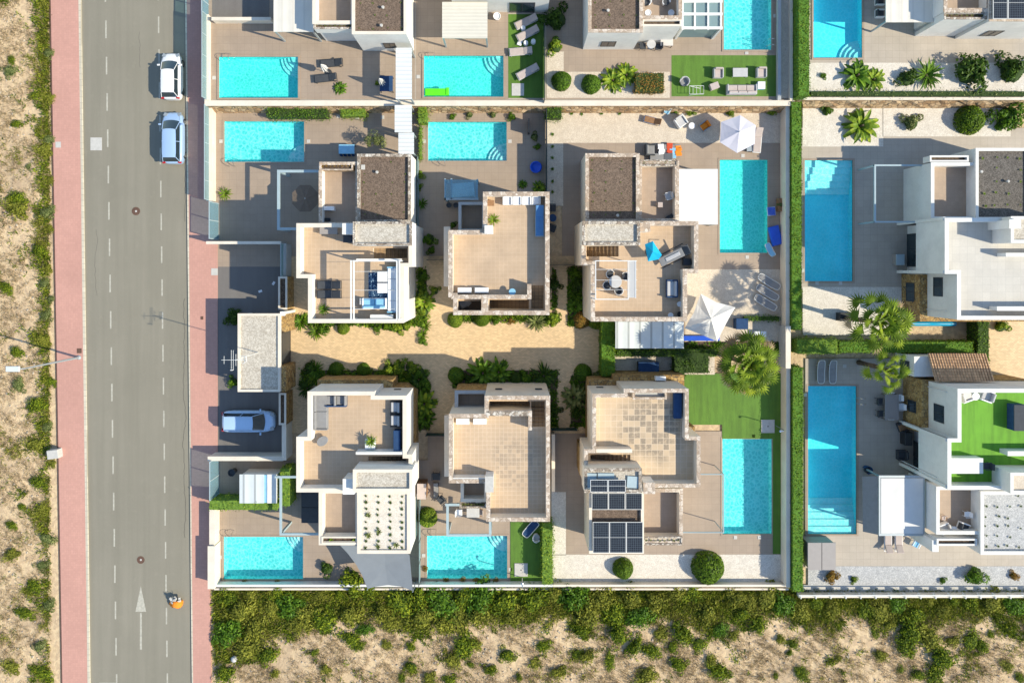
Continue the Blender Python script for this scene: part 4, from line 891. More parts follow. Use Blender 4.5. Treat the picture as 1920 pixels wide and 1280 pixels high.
@kind
def sofa(w=2.0, shell=LGREYF, fab=PINKF, n=3, d=.85):
    r = thing('sofa', '', 'sofa'); L('base', B().cbox(0,0,.17,d,w,.26,0,0,0,.03), shell, r)
    for i in range(n):
        y = -w/2+.1+(w-.2)*(i+.5)/n; L('seat_cushion', B().cbox(-.05,y,.37,d-.2,(w-.2)/n-.02,.14,0,0,0,.05), fab, r); L('back_cushion', B().cbox(d/2-.17,y,.56,.16,(w-.2)/n-.03,.3,0,0,0,.05), fab, r)
    L('backrest', B().cbox(d/2-.05,0,.48,.1,w-.2,.4,0,0,0,.03), shell, r)
    for y in (-w/2+.05,w/2-.05): L('armrest', B().cbox(0,y,.42,d,.1,.28,0,0,0,.03), shell, r)
    return r
@kind
def table(w=1.0, d=.6, h=.42, top=LGREYF, leg=LGREYF):
    r = thing('table', '', 'table'); L('table_top', B().cbox(0,0,h,w,d,.05,0,0,0,.015), top, r)
    for x in (-w/2+.05,w/2-.05):
        for y in (-d/2+.05,d/2-.05): L('leg', B().cbox(x,y,h/2-.02,.05,.05,h-.04), leg, r)
    return r
@kind
def roundtable(rad=.4, h=.5, top=WPLAS):
    r = thing('round_table', '', 'table'); L('table_top', B().lathe(0,0,[(rad*.96,h-.03),(rad,h-.015),(rad*.97,h)],24), top, r); L('foot', B().lathe(0,0,[(.22,0),(.2,.03),(.035,.06),(.035,h-.03)],12), top, r); return r
@kind
def pot(m=TERRA, rad=.22, h=.4):
    o = B().lathe(0,0,[(rad*.7,0),(rad,h*.9),(rad*1.08,h),(rad*.9,h),(rad*.85,h*.85)],14).mesh('pot', m); r = bpy.data.objects.new('plant_pot', o); C.objects.link(r); return tag(r,'pot','plant pot')
@kind
def acunit(m=WPLAS):
    r = thing('air_conditioner', '', 'air conditioner'); L('case', B().cbox(0,0,.3,.85,.34,.6,0,0,0,.02), m, r); L('fan_grille', B().cbox(-.1,-.175,.3,.5,.012,.5), DMET, r); L('feet', B().cbox(-.3,0,-.02,.06,.4,.04).cbox(.3,0,-.02,.06,.4,.04), DMET, r); return r
@kind
def slab(m=LIDM, s=.3):
    o = bpy.data.objects.new('skimmer_lid', B().cbox(0,0,.02,s,s,.04,0,0,0,.01).mesh('lid', m)); C.objects.link(o); return tag(o,'lid','lid')
@kind
def box(w=.9, d=.35, h=.5, m=WPLAS, top=WPLAS):
    r = thing('storage_box', '', 'storage box'); L('body', B().cbox(0,0,h/2-.03,w,d,h-.06), m, r); L('lid', B().cbox(0,0,h-.02,w+.03,d+.03,.06,0,0,0,.02), top, r); return r
@kind
def closedparasol(m=WCAN):
    r = thing('closed_parasol', '', 'parasol'); L('base', B().lathe(0,0,[(.3,0),(.3,.06),(.05,.1)],14), DMET, r); L('pole', B().tube([(0,0,.08),(0,0,2.5)],.025,8), WMET, r)
    b = B(); n = 16; prof = [(.05,.9),(.2,1.1),(.16,1.6),(.08,2.2),(.02,2.5)]
    for rr,z in prof:
        for j in range(n): a = 2*math.pi*j/n; q = rr*(1.5 if j%2 else .55); b.v.append((q*math.cos(a),q*math.sin(a),z))
    for i in range(4):
        for j in range(n): a = i*n+j; c = i*n+(j+1)%n; b.f.append((a,c,c+n,a+n))
    L('folded_canopy', b, m, r); return r
@kind
def showerpost():
    r = thing('outdoor_shower', '', 'shower'); L('tray', B().cbox(0,0,.05,1.15,1.15,.1,0,0,0,.02), LIDM, r); L('drain', B().lathe(0,0,[(.06,.1),(.06,.106)],12), DMET, r)
    L('pole', B().tube([(.1,-.65,.1),(.1,-.65,2.1),(.08,-.55,2.25),(.05,-.3,2.28)],.035,8), CHROME, r); L('shower_head', B().lathe(.05,-.3,[(.1,2.2),(.1,2.23),(.03,2.27)],12), CHROME, r); return r
def parasol(label, px, py, zr, zt, pts, m, off=(0,0), base=0.1, dip=.045):
    p = P(px,py,zt); r = thing('parasol', label, 'parasol', (p.x,p.y,base)); rim = [P(x,y,z) for x,y,z in pts]; top = Vector((p.x,p.y,zt)); b = B(); n = len(rim)
    for i in range(n):
        a,c = rim[i],rim[(i+1)%n]; ks = []
        for k in range(5):
            u = (k+1)/5; dr = Vector((0,0,-dip*math.sin(math.pi*u*.8))); ks.append((top.lerp(a,u)+dr*.0, top.lerp((a+c)/2,u)+dr, top.lerp(c,u)+dr*.0))
        for k in range(5):
            if k == 0: b.poly([top,ks[0][0],ks[0][1]]); b.poly([top,ks[0][1],ks[0][2]])
            else:
                b.poly([ks[k-1][0],ks[k][0],ks[k][1],ks[k-1][1]]); b.poly([ks[k-1][1],ks[k][1],ks[k][2],ks[k-1][2]])
    part('canopy', b, m, r); rb = B()
    for a in rim: rb.tube([top-Vector((0,0,.05)),a-Vector((0,0,.04))],.012,4)
    part('ribs', rb, GREYM, r); part('finial', B().lathe(p.x,p.y,[(.05,zt-.02),(.06,zt+.05),(.02,zt+.08)],10), GREYM, r)
    part('pole', B().tube([(p.x+off[0],p.y+off[1],base),(p.x,p.y,zt-.03)],.028,8), GREYM, r); part('base', B().lathe(p.x+off[0],p.y+off[1],[(.32,base),(.32,base+.07),(.05,base+.12)],16), DMET, r)
parasol('open white six sided parasol above the turquoise pool of the pale gravel garden', 1386,247, 2.0, 2.65, [(1388,216,2.05),(1417,235,2.05),(1415,270,2.05),(1382,287,2.05),(1350,267,2.05),(1352,229,2.05)], LCAN)
parasol('star shaped white parasol with drooping corners beside the pale blue panel roof', 1333,597, 2.1, 2.9, [(1314,551,2.4),(1342,566,2.2),(1379,576,2.3),(1361,607,2.2),(1345,640,2.4),(1312,626,2.2),(1284,615,2.3),(1300,588,2.2)], WCAN, dip=.12)
# taupe octagonal parasol in the shade
o_ = []
for k in range(8): a = R(22.5+45*k); o_.append((572+26*math.cos(a), 372+27*math.sin(a), 2.4))
parasol('round taupe parasol in the shadow under the bare grey pergola', 572,372, 2.4, 2.75, o_, TAUPE)
# --- loungers, chairs, tables (pixel position, floor height, turn)
GB = 'black loungers of the top left garden'
place('lounger', 622,118, TZ, 4, 'upper black lounger beside the pool at the top left', GB, fab=CHAR, frame=DMET); place('lounger', 611,146, TZ, 6, 'lower black lounger in front of the closed white parasol', GB, fab=CHAR, frame=DMET)
place('closedparasol', 607,127, TZ, 0, 'closed white parasol between the two black loungers', zt=1.6); place('closedparasol', 715,153, TZ, 30, 'closed white parasol beside the covered garden table', zt=1.6)
place('table', 725,158, TZ, 0, 'dark blue covered garden table in the shade of the passage roof', zt=.5, w=1.1, d=1.3, h=.7, top=NAVY, leg=DMET)
GS = 'sand coloured loungers on the top lawn'
for x,y,a,s in ((987,40,-155+180,'topmost'),(990,62,27,'second from the top'),(977,96,5,'third from the top'),(990,134,28,'lowest')): place('lounger', x,y, TZ, a, s+' of the four sand coloured loungers on the narrow lawn', GS, fab=PINKF, frame=LGREYF, back=.3)
for x,y,s in ((981,52,'between the two topmost sand loungers'),(986,80,'left of its twin below the second sand lounger'),(1000,77,'right of its twin below the second sand lounger')): place('roundtable', x,y, TZ, 0, 'small white round side table '+s, 'side tables on the narrow lawn', rad=.19, h=.4)
place('box', 975,79, TZ, 70, 'folded blue towel pile beside the side tables', zt=.2, w=.55, d=.35, h=.18, m=LBLUE, top=WFAB)
place('slab', 971,168, TZ, 0, 'white square shower tray on the narrow top lawn', None, .05, s=1.05, m=LIDM)
place('pot', 932,32, TZ, 0, 'white plant pot beside the square pergola roof', None, .3, rad=.3, h=.5, m=WPLAS)
GT = 'seats on the top right turf'
place('armchair', 1347,137, TZ, 90, 'sand armchair left of the low table on the upper turf', GT); place('armchair', 1428,136, TZ, 90, 'sand armchair right of the low table on the upper turf', GT)
place('table', 1388,136, TZ, 0, 'low rectangular table between the two sand armchairs', w=1.25, d=.75, h=.4); place('sofa', 1391,168, TZ, -90, 'sand three seat sofa against the white coping on the upper turf', w=2.5)
place('box', 1428,160, TZ, 0, 'white side table with a blue cloth beside the sand sofa', zt=.4, w=.6, d=.6, h=.4, top=WPLAS, m=LBLUE)
place('tubchair', 1283,154, TZ, 60, 'white egg shaped chair standing alone on the upper turf', zt=.5, shell=LGREYF, fab=GREYF, scale=1.15); place('box', 1339,162, TZ, 20, 'pink and green fabric pile beside the sand sofa', zt=.3, w=.7, d=.5, h=.5, m=PINKF, top=PINKF)
r = thing('clothes_rack', 'white tubular drying rack lying near the egg chair', 'drying rack', P(1305,170,TZ)); b = B(); q_ = P(1305,170,TZ+.5)
for dx in (-.6,-.3,0,.3,.6): b.tube([(q_.x+dx,q_.y-.35,TZ+.7),(q_.x+dx,q_.y+.35,TZ+.7)],.014,5)
for dy in (-.35,.35): b.tube([(q_.x-.6,q_.y+dy,TZ+.7),(q_.x+.6,q_.y+dy,TZ+.7)],.02,5)
part('rack', b, WMET, r); part('legs', B().tube([(q_.x-.5,q_.y-.3,TZ),(q_.x+.5,q_.y-.3,TZ+.7)],.02,5).tube([(q_.x+.5,q_.y+.3,TZ),(q_.x-.5,q_.y+.3,TZ+.7)],.02,5), WMET, r)
place('roundtable', 1220,85, TZ, 0, 'pale green round table below the villa with the veranda', rad=.38, h=.7, top=LGREYF); place('chair', 1205,87, TZ, 180, 'small dark chair left of the pale green round table', 'chairs at the round table', fab=CHAR, frame=DMET); place('chair', 1234,88, TZ, 0, 'small dark chair right of the pale green round table', 'chairs at the round table', fab=CHAR, frame=DMET)
place('table', 1250,78, TZ, 0, 'ecru covered dining table beside the round table', zt=.7, w=1.05, d=.75, h=.75, top=ECAN, leg=DMET)
for x in (1213,1249): place('tubchair', x,4, TZ+ZF, 60 if x < 1230 else 110, ('left' if x < 1230 else 'right')+' white chair on the top balcony', 'chairs on the top balcony', shell=WPLAS, fab=CHAR, scale=.95)
for x in (1215,1258): place('pot', x,25, TZ+ZF, 0, ('left' if x < 1230 else 'right')+' white round pot on the top balcony', 'pots on the top balcony', .3, rad=.24, h=.4, m=WPLAS)
for y in (2,25): place('armchair', 1651,y, TZ, 180, ('upper' if y < 9 else 'lower')+' grey armchair in the shade left of the top right pergola', 'armchairs under the top right pergola', shell=WMET, fab=CHAR, scale=.85)
# second row
place('table', 650,280, .1, 0, 'blue topped outdoor table in the shade of the olive tree villa', zt=.7, w=1.35, d=.8, h=.75, top=LBLUE, leg=NAVY)
for i in range(4): place('pot', 640+i*7.5,291, .1, 0, 'small blue stool in front of the blue topped table', 'blue stools by the blue topped table', .3, rad=.12, h=.45, m=NAVY)
place('acunit', 617,391, ZF, 0, 'white air conditioner on the balcony above the taupe parasol', None, .4); place('box', 614,412, ZF, 0, 'black crate on the balcony above the taupe parasol', None, .2, w=.4, d=.25, h=.3, m=BLACKP, top=BLACKP)
place('box', 868,356, .1, 4, 'pale blue covered table under the blue glass canopy', None, .7, w=1.9, d=1.15, h=.75, m=LBLUE, top=plain('pale_blue_cover', (.50,.66,.72), .7, 0, .25, 4)); 
for x in (842,855,868): place('pot', x,385, .1, 0, 'dark stool below the blue glass canopy', 'dark stools below the glass canopy', .3, rad=.22, h=.45, m=DMET)
o = solo('hot_tub', B().lathe(*P(1005,313,.6)[:2],[(.48,.1),(.52,.5),(.46,.55),(.40,.5),(.36,.35)],20), BLUEP, 'small round bright blue inflatable tub by the dark green fence', 'hot tub', smooth=True)
o = solo('gas_heater', B().pbox(990,222,993,248,.1,1.3), BLACKP, 'narrow black box standing on the shaded patio by the second pool', 'heater')
for i,x in enumerate((951,969,987,1005)): place('armchair', x,375.5, ZD, 90, ('first','second','third','fourth')[i]+' from the left of four white armchairs in a row on the roof', 'white armchairs on the sand villa roof', shell=WPLAS, fab=WPLAS, scale=.88)
place('lounger', 1012,413, ZD, 90, 'lounger with bright blue towel on the sand coloured villa roof', fab=BLUEF, frame=BLUEM, scale=(1.25,1.05,1)); place('box', 920,381, ZD, 0, 'small wooden crate in the corner of the sand coloured roof', None, .2, w=.5, d=.4, h=.35, m=WOOD, top=WOOD)
for x,s in ((871,'left'),(903,'right')): place('box', x,544, ZD, 0, s+' one of two long white boxes at the bottom of the sand coloured roof', 'white boxes on the sand villa roof', .5, w=1.05, d=.38, h=.5)
for x,s in ((867.5,'left'),(899.5,'right')): place('box', x,790, ZD, 0, s+' one of two long white boxes at the top of the stained roof', 'white boxes on the stained villa roof', .5, w=1.0, d=.42, h=.5)
place('roundtable', 960.5,547, ZD, 0, 'pale blue round table in the bottom right corner of the sand roof', rad=.27, h=.6, top=LBLUE)
b = B(); q_ = P(869,570,ZF+.8); random.seed(4)
for i in range(5): b.cbox(q_.x+random.uniform(-.35,.35), q_.y+random.uniform(-.2,.2), ZF+.3+i*.1, .6,.45,.12, random.uniform(0,3),random.uniform(-.3,.3),random.uniform(-.3,.3),.04)
solo('dust_sheet', b, WFAB, 'crumpled white sheet in the small well of the sand coloured villa', 'sheet')
for y in (390,428): place('chair', 1036,y, .1, 180 if y < 400 else 160, ('upper' if y < 400 else 'lower')+' dark chair in the passage between two villas', 'chairs in the passage', fab=CHAR, frame=DMET, scale=1.1)
place('roundtable', 1036,409, .1, 0, 'dark teal round table in the passage between two villas', rad=.33, h=.7, top=NAVY)
# villa C garden and roof
place('lounger', 1224,226, .1, -15, 'brown slatted recliner left of the armchairs on pale gravel', fab=WOOD, frame=CHROME, scale=(.75,.9,1)); place('chair', 1251,209, .1, 60, 'pale blue folding chair against the rubble wall', fab=LBLUE, frame=WMET, scale=.8)
place('armchair', 1276,228, .1, 125, 'white armchair with green print beside the round white table', zt=.4, shell=WMET, fab=LGREYF, scale=1.15); place('roundtable', 1297,236, .1, 0, 'small white drum table between two garden armchairs', rad=.28, h=.45, top=WPLAS)
place('armchair', 1322,236, .1, 35, 'grey armchair with orange cushion in the shadow of the parasol', zt=.4, shell=GREYM, fab=ORANGE, scale=.95)
place('lounger', 1421,262, .1, 85, 'cream lounger with orange pillow right of the six sided parasol', fab=PINKF, frame=WMET, scale=(1.1,1.1,1)); place('box', 1425,246, .36, 85, 'orange pillow at the head of the cream lounger', None, .3, w=.5, d=.5, h=.16, m=ORANGE, top=ORANGE)
place('box', 1404,279, .1, 0, 'small dark crate tucked under the six sided parasol', None, .2, w=.4, d=.45, h=.3, m=DMET, top=GREYM)
place('sofa', 1219,281, .1, 180, 'grey garden daybed covered with towels above the lava roof', w=1.0, n=1, shell=CHAR, fab=GREYF)
for x,y,m,n_ in ((1240,280,WFAB,'white'),(1256,278,REDF,'red printed'),(1262,287,LBLUE,'turquoise'),(1272,283,ORANGE,'orange')):
    b = B()
    for k in range(4): q_ = P(x,y-7+k*4.5,.5); b.cbox(q_.x+random.uniform(-.06,.06),q_.y,.42+random.uniform(0,.06),.5,.28,.07,random.uniform(-.2,.2),.1,random.uniform(-.12,.12),.02)
    solo('towel', b, m, n_+' towel spread on the drying table above the lava roof', 'towel')
place('table', 1256,283, .1, 0, 'low table carrying four coloured towels', None, .3, w=1.8, d=1.1, h=.32, top=GREYF, leg=DMET); place('lounger', 1240,294, .1, 0, 'grey lounger pushed against the planter of the lava roof villa', fab=GREYF, frame=DMET)
place('chair', 1253,368, ZF, 15, 'white slatted chair on the balcony beside the lava roof', fab=LGREYF, frame=WMET); place('table', 1238,384, ZF, 0, 'small square table on the balcony beside the white chair', w=.4, d=.42, h=.4, top=PINKF, leg=WOOD); place('box', 1255,407, ZF, 30, 'black bag on the balcony below the white chair', None, .2, w=.6, d=.3, h=.35, m=BLACKP, top=CHAR)
for x,y,a in ((1144,514,150),(1173,518,20),(1138,535,200),(1160,545,-60)): place('tubchair', x,y, ZD, a, {1144:'upper left',1173:'upper right',1138:'lower left',1160:'lower right'}[x]+' round chair at the roof table under the white pergola', 'round chairs under the white pergola', zt=.5, shell=ECAN, fab=CHAR)
place('roundtable', 1154,528, ZD, 0, 'round glass topped table among four round chairs', zt=.7, rad=.5, h=.7, top=LGREYF)
b = B(); q0 = [P(1209,458,7.1),P(1224,452,7.3),P(1241,478,7.0),P(1235,486,6.6),P(1215,490,6.9)]; tp = P(1224,472,7.6)
for i in range(5): b.poly([tp,q0[i],q0[(i+1)%5]]); b.poly([q0[i],q0[(i+1)%5],tp-Vector((0,0,.04))])
r = thing('shade_tent', 'bright blue tilted sun canopy on the roof above the dark swing seat', 'parasol', (tp.x,tp.y,ZD)); part('canopy', b, CYANC, r); part('pole', B().tube([(tp.x,tp.y,ZD),tp],.025,6), CHROME, r); part('base', B().lathe(tp.x,tp.y,[(.3,ZD),(.3,ZD+.06),(.05,ZD+.1)],12), DMET, r)
r = thing('hammock_chair', 'dark grey reclining swing seat beside the blue sun canopy', 'swing seat'); r.location = P(1260,480,ZD); r.rotation_euler = (0,0,R(27)); L('seat', B().cbox(-.2,0,.6,2.0,.7,.1,0,0,-.25,.04), GREYF, r); L('backrest', B().cbox(.95,0,1.0,.7,.75,.1,0,0,-.8,.04), CHAR, r)
L('frame', B().tube([(-1.2,.5,0),(-.4,.5,1.0),(.6,.5,1.7),(1.1,.3,1.5)],.035,7).tube([(-1.2,.5,.04),(1.2,.5,.04)],.03,6).tube([(-1.2,-.5,.04),(1.2,-.5,.04)],.03,6), CHAR, r); L('cushion', B().cbox(-.1,0,.68,1.2,.3,.1,0,0,-.25,.04), LGREYF, r)
place('box', 1288,491, ZD, 0, 'dark square storage cube near the corner of the roof', None, .4, w=.6, d=.5, h=.5, m=BLACKP, top=BLACKP); place('sofa', 1260,541, ZD, 0, 'small dark blue roof sofa with a white back cushion', w=1.4, n=1, shell=NAVY, fab=LGREYF)
place('pot', 1274,570, ZD, 0, 'upper white pot against the right parapet of the roof', 'white pots on the roof', .3, rad=.2, h=.4, m=WPLAS); place('pot', 1257,591, ZD, 0, 'lower white pot against the bottom parapet of the roof', 'white pots on the roof', .3, rad=.2, h=.4, m=WPLAS); place('pot', 1275,589, ZD, 0, 'black pot in the bottom corner of the roof', None, .3, rad=.22, h=.35, m=BLACKP)
for x,y,s in ((1442,528,'upper'),(1439,548,'middle'),(1435,567,'lower')): place('framelounger', x,y, .1, -32, s+' of three tilted loungers with white frames on the shaded gravel', 'white framed loungers on gravel', fab=GREYF)
o = solo('pool_float', B().cbox(*P(1454,442,.3)[:2],.3,.95,1.7,.3,.25,0,0,.14), BLUEP, 'deep blue inflatable float lying right of the turquoise pool', 'pool float', smooth=False)
b = B()
for k in range(6): b.cbox(P(1447,396,.5).x+.11*(k-2.5),P(1447,396,.5).y,.42,.055,.7,.12,.1)
r = thing('deck_chair', 'blue and white striped deck chair by the upper pool end', 'deck chair', P(1447,396,.1)); part('stripes', b, BLUEP, r); part('seat', B().cbox(P(1447,396,.5).x,P(1447,396,.5).y,.36,.7,.75,.08,.1), WFAB, r)
place('framelounger', 1444,468, .1, -65, 'white and blue folding chair by the lower end of the turquoise pool', None, fab=LBLUE, scale=(.6,.8,1))
place('box', 1391,607, .1, 0, 'navy striped garden swing right of the star shaped parasol', None, .8, w=1.0, d=.9, h=.9, m=NAVY, top=NAVY); place('box', 1425,626, .1, 0, 'white garden box right of the star shaped parasol', None, .3, w=1.0, d=.45, h=.4)
place('box', 1310,634, .1, 0, 'long royal blue cover below the star shaped parasol', None, .3, w=3.6, d=.4, h=.3, m=BLUEP, top=BLUEP)
r = thing('planter_box', 'wooden planter box with a small bush by the cream party wall', 'planter', P(1464,383,.1)); part('box', B().pbox(1459,372,1469,396,.1,.55), WOOD, r)
# villa A roof
FW = dict(w=4.2)
place('sofa', 736,543, ZD, 0, 'long blue and white corner sofa against the right parapet', None, .4, w=3.6, n=4, shell=LBLUE, fab=WFAB); place('sofa', 702,569, ZD, -90, 'white sofa with pale blue seat closing the roof lounge', None, .4, w=1.9, n=2, shell=WFAB, fab=LBLUE)
for y,s in ((519,'upper'),(540,'lower')): place('table', 717,y, ZD, 0, s+' square white coffee table on the blue patterned rug', 'white coffee tables', w=.78, d=.78, h=.42, top=WPLAS, leg=WMET)
solo('rug', B().pbox(691,511,726,560,ZD+.004,ZD+.02), RUG, 'dark blue patterned rug under the white pergola', 'rug')
for y in (534,551.5): place('lounger', 618,y, ZD, 0, ('upper' if y < 540 else 'lower')+' charcoal lounger left of the white roof pergola', 'charcoal loungers on the pergola roof', fab=CHAR, frame=DMET)
place('table', 678,565, ZD, 0, 'small side table beside the pergola sofas', None, .4, w=.3, d=.5, h=.45, top=LGREYF, leg=CHAR); place('table', 616,430, ZD, 0, 'low glass table in the top left corner of the pergola roof', None, .5, w=1.4, d=.75, h=.5, top=GPLAS, leg=DMET)
place('box', 652,448, ZD, 0, 'dark storage box beside the gravel topped stair house', None, .4, w=.6, d=.55, h=.6, m=NAVY, top=CHAR)
# villa D roof and garden
place('sofa', 601,771, ZD, 180, 'long grey roof sofa along the left parapet of the cactus villa', None, .4, w=2.9, n=2, shell=GREYF, fab=GREYF, d=1.1)
for x,s in ((619,'left'),(638,'right')): place('armchair', x+2,750, ZD, 0, s+' one of two striped dark armchairs along the top parapet', 'striped dark armchairs', shell=NAVY, fab=GREYF, scale=(1.0,1.25,1))
place('sofa', 742,763, ZD, 0, 'black roof sofa with a pale cushion, upper of the right row', None, .4, w=1.0, n=1, shell=BLACKP, fab=LGREYF); place('sofa', 742,788, ZD, 0, 'black roof sofa with a pale cushion, lower of the right row', None, .4, w=1.0, n=1, shell=BLACKP, fab=LGREYF); place('box', 745,825, ZD, 90, 'tall navy storage cupboard in the bottom right corner of the cactus villa roof', None, .5, w=1.6, d=.5, h=.8, m=NAVY, top=NAVY)
b = B(); c_ = P(604,827,ZD+.5); b.lathe(0,0,[(.30,.38),(.36,.42),(.34,.45)],20); r = thing('side_table', 'leaf shaped grey table on the tiles of the cactus villa roof', 'table', (c_.x,c_.y,ZD), R(35)); r.scale = (1.35,1,1); L('table_top', b, GREYF, r); L('foot', B().lathe(0,0,[(.15,0),(.03,.05),(.03,.38)],10), DMET, r)
place('box', 694,832, ZD, 0, 'square white planter holding an agave on the cactus villa roof', None, .4, w=.75, d=.75, h=.5, m=WPLAS, top=WPLAS)
r = thing('hot_tub', 'large black covered hot tub left of the white balcony', 'hot tub', P(582,951,.1)); part('shell', B().pbox(566,923,597,979,.1,.85), BLACKP, r); part('cover', B().pbox(565,922,598,950.5,.86,.98).pbox(565,951.5,598,980,.86,.98), CHAR, r)
place('pot', 438,883, .1, 0, 'dark round bin in the yard beside the white shed', None, .3, rad=.3, h=.8, m=DMET)
# villa E garden
place('table', 887,960, .1, 0, 'white dining table under the planter of the stained villa', None, .6, w=1.1, d=.8, h=.7, top=LGREYF, leg=WMET); place('chair', 899,959, .1, 0, 'tan chair right of the white dining table', None, fab=PINKF, frame=WOOD); place('chair', 861,960, .1, 180, 'white chair left of the white dining table', None, fab=WFAB)
place('chair', 818,892, .1, 90, 'upper dark chair in the passage beside the bottom garden', 'dark chairs in the passage', fab=CHAR, frame=DMET, scale=1.2); place('lounger', 817,919, .1, 90, 'grey folded lounger in the passage beside the bottom garden', fab=GREYF, frame=DMET, scale=.7); place('chair', 828,936, .1, 40, 'tilted dark chair between passage and bottom pool', 'dark chairs in the passage', fab=CHAR, frame=DMET, scale=1.2)
place('box', 792,917, .1, 90, 'tall wooden cabinet at the wall of the bottom garden', None, .8, w=1.3, d=.75, h=1.4, m=WOOD, top=PINKF)
place('framelounger', 995,991, .1, 50, 'navy lounger with white frame on the small bottom lawn', None, fab=NAVY, scale=(.85,1.1,1)); place('tubchair', 1006,1008, .1, 200, 'white and grey wicker chair by the hedge of the bottom lawn', None, .5, shell=WPLAS, fab=LGREYF)
place('showerpost', 977,1068, .1, 0, 'outdoor shower with a square tray on the small bottom lawn', None, .1); place('showerpost', 1440,799, .1, 90, 'outdoor shower with a square tray beside the large lawn', None, .1)
# villa F
place('box', 1271,760, ZD, 90, 'long navy storage bench along the right roof parapet', None, .5, w=2.0, d=.6, h=.5, m=NAVY, top=NAVY)
place('box', 1216,690, .1, 0, 'dark covered spa in the small court above the solar panel villa', None, .7, w=1.75, d=1.05, h=.8, m=BLACKP, top=NAVY); place('acunit', 1238,709, 2.9, 0, 'white air conditioner on the front ledge of the solar panel villa', None, .4)
for n_,x0,y0,x1,y1 in (('left',1097,887,1118,919),('middle',1121,887,1152,897),('right',1176,893,1201,915)): solo('tarpaulin', B().cbox(*P((x0+x1)/2,(y0+y1)/2,8.05)[:2],7.98,MS(x1-x0,8),MS(y1-y0,8),.05,random.uniform(-.1,.1),.03,.03), BLUEM, n_+' blue grey tarpaulin beside the panels on the pale stair roof', 'tarpaulin', 'tarpaulins on the stair roof')
# R gardens
for x,s in ((1540,'left'),(1562,'right')): place('framelounger', x,697, .1, 90, s+' one of two white framed loungers above the longest blue pool', 'white framed loungers by the long pool', fab=GREYF)
place('table', 1672,763, .1, 0, 'dark patio dining table beside the ochre stone wall', None, .7, w=1.2, d=2.2, h=.72, top=GPLAS, leg=DMET)
for x,y,a,m in ((1649,752,180,CHAR),(1650,775,180,CHAR),(1682,745,0,WFAB),(1687,762,0,WFAB),(1667,741,90,WFAB),(1666,778,-90,LGREYF)): place('chair', x,y, .1, a, {(1649,752):'upper dark chair left of the patio dining table',(1650,775):'lower dark chair left of the patio dining table',(1682,745):'upper white chair right of the patio dining table',(1687,762):'lower white chair right of the patio dining table',(1667,741):'white chair at the head of the patio dining table',(1666,778):'striped chair at the foot of the patio dining table'}[(x,y)], 'patio dining chairs', fab=m, frame=DMET if m == CHAR else WPLAS)
place('armchair', 1694,800, .1, 20, 'brown armchair with cushions against the white wall by the long pool', None, shell=CHAR, fab=WOOD); place('box', 1702,822, .1, 90, 'dark barbecue cart against the white wall by the long pool', None, .7, w=1.1, d=.6, h=.9, m=BLACKP, top=DMET); place('armchair', 1692,853, .1, 0, 'lower dark armchair near the white fin wall', None, shell=CHAR, fab=CHAR); place('tubchair', 1626,880, .1, 30, 'dark teal chair beside the end of the grey side sheet', None, shell=NAVY, fab=CHAR)
for x,s in ((1666,'left'),(1686,'right')): place('lounger', x,1017, .1, -90, s+' sand lounger below the white fabric awning', 'sand loungers below the awning', fab=PINKF, frame=WPLAS, scale=(.85,1,1))
place('chair', 1717,1019, .1, 60, 'pale blue chair below the white fabric awning', None, fab=LBLUE, frame=WPLAS); place('chair', 1737,1008, .1, 100, 'white chair by the corner of the white balcony villa', None, fab=WFAB, frame=WPLAS, scale=.8)
place('armchair', 1771,990, ZF, 20, 'white armchair with beige cushion in the left corner of the lower right balcony', None, shell=WPLAS, fab=ECAN); place('roundtable', 1789,993, ZF, 0, 'white round table on the lower right balcony', None, .5, rad=.3, h=.5); place('armchair', 1807,989, ZF, 160, 'white armchair with dark cushion on the lower right balcony', None, shell=WPLAS, fab=CHAR); place('chair', 1770,971, ZF, 90, 'small tan chair above the beige balcony armchair', None, fab=PINKF, frame=WOOD, scale=.7); place('chair', 1814,964, ZF, 0, 'white chair by the inner wall of the lower right balcony', None, fab=WFAB, frame=WPLAS, scale=.8)
place('armchair', 1811,742, ZD, 200, 'left white armchair on the bright green roof turf', None, shell=WPLAS, fab=ECAN, scale=1.1); place('roundtable', 1830,743, ZD, 0, 'round white table between two armchairs on the roof turf', None, .5, rad=.3, h=.5); place('armchair', 1850,742, ZD, -20, 'right white armchair on the bright green roof turf', None, shell=WPLAS, fab=LGREYF, scale=1.1)
place('box', 1913,783, ZD, 90, 'dark blue covered spa on the green roof turf at the right edge', None, .8, w=2.0, d=1.0, h=.85, m=NAVY, top=CHAR); place('chair', 1850,873, ZD, 0, 'dark chair at the white counter on the green roof', None, fab=CHAR, frame=DMET); place('box', 1893,886, ZD, 0, 'black barbecue beside the right stair house', None, .6, w=.9, d=.6, h=.8, m=BLACKP, top=BLACKP)
r = thing('kayak', 'bright blue long float stored below the white right villa', 'kayak'); q_ = P(1748,607,.5); r.location = (q_.x,q_.y,.1); b = B(); b.tube([(-2.0,0,.2),(-1.6,0,.22),(0,0,.25),(1.2,0,.24),(1.9,0,.22),(2.1,0,.2)],.2,10); L('hull', b, CYANC, r, True); L('rope', B().tube([(-2,0,.42),(2,0,.42)],.02,5), WMET, r)
place('box', 1588,594, .1, 0, 'black covered barbecue beside the palm bed', None, .7, w=1.3, d=.7, h=.9, m=BLACKP, top=BLACKP); place('box', 1686,487, .1, 90, 'dark air conditioner in the shade beside the window wall', None, .5, w=.9, d=.7, h=.7, m=GPLAS, top=BLUEM)
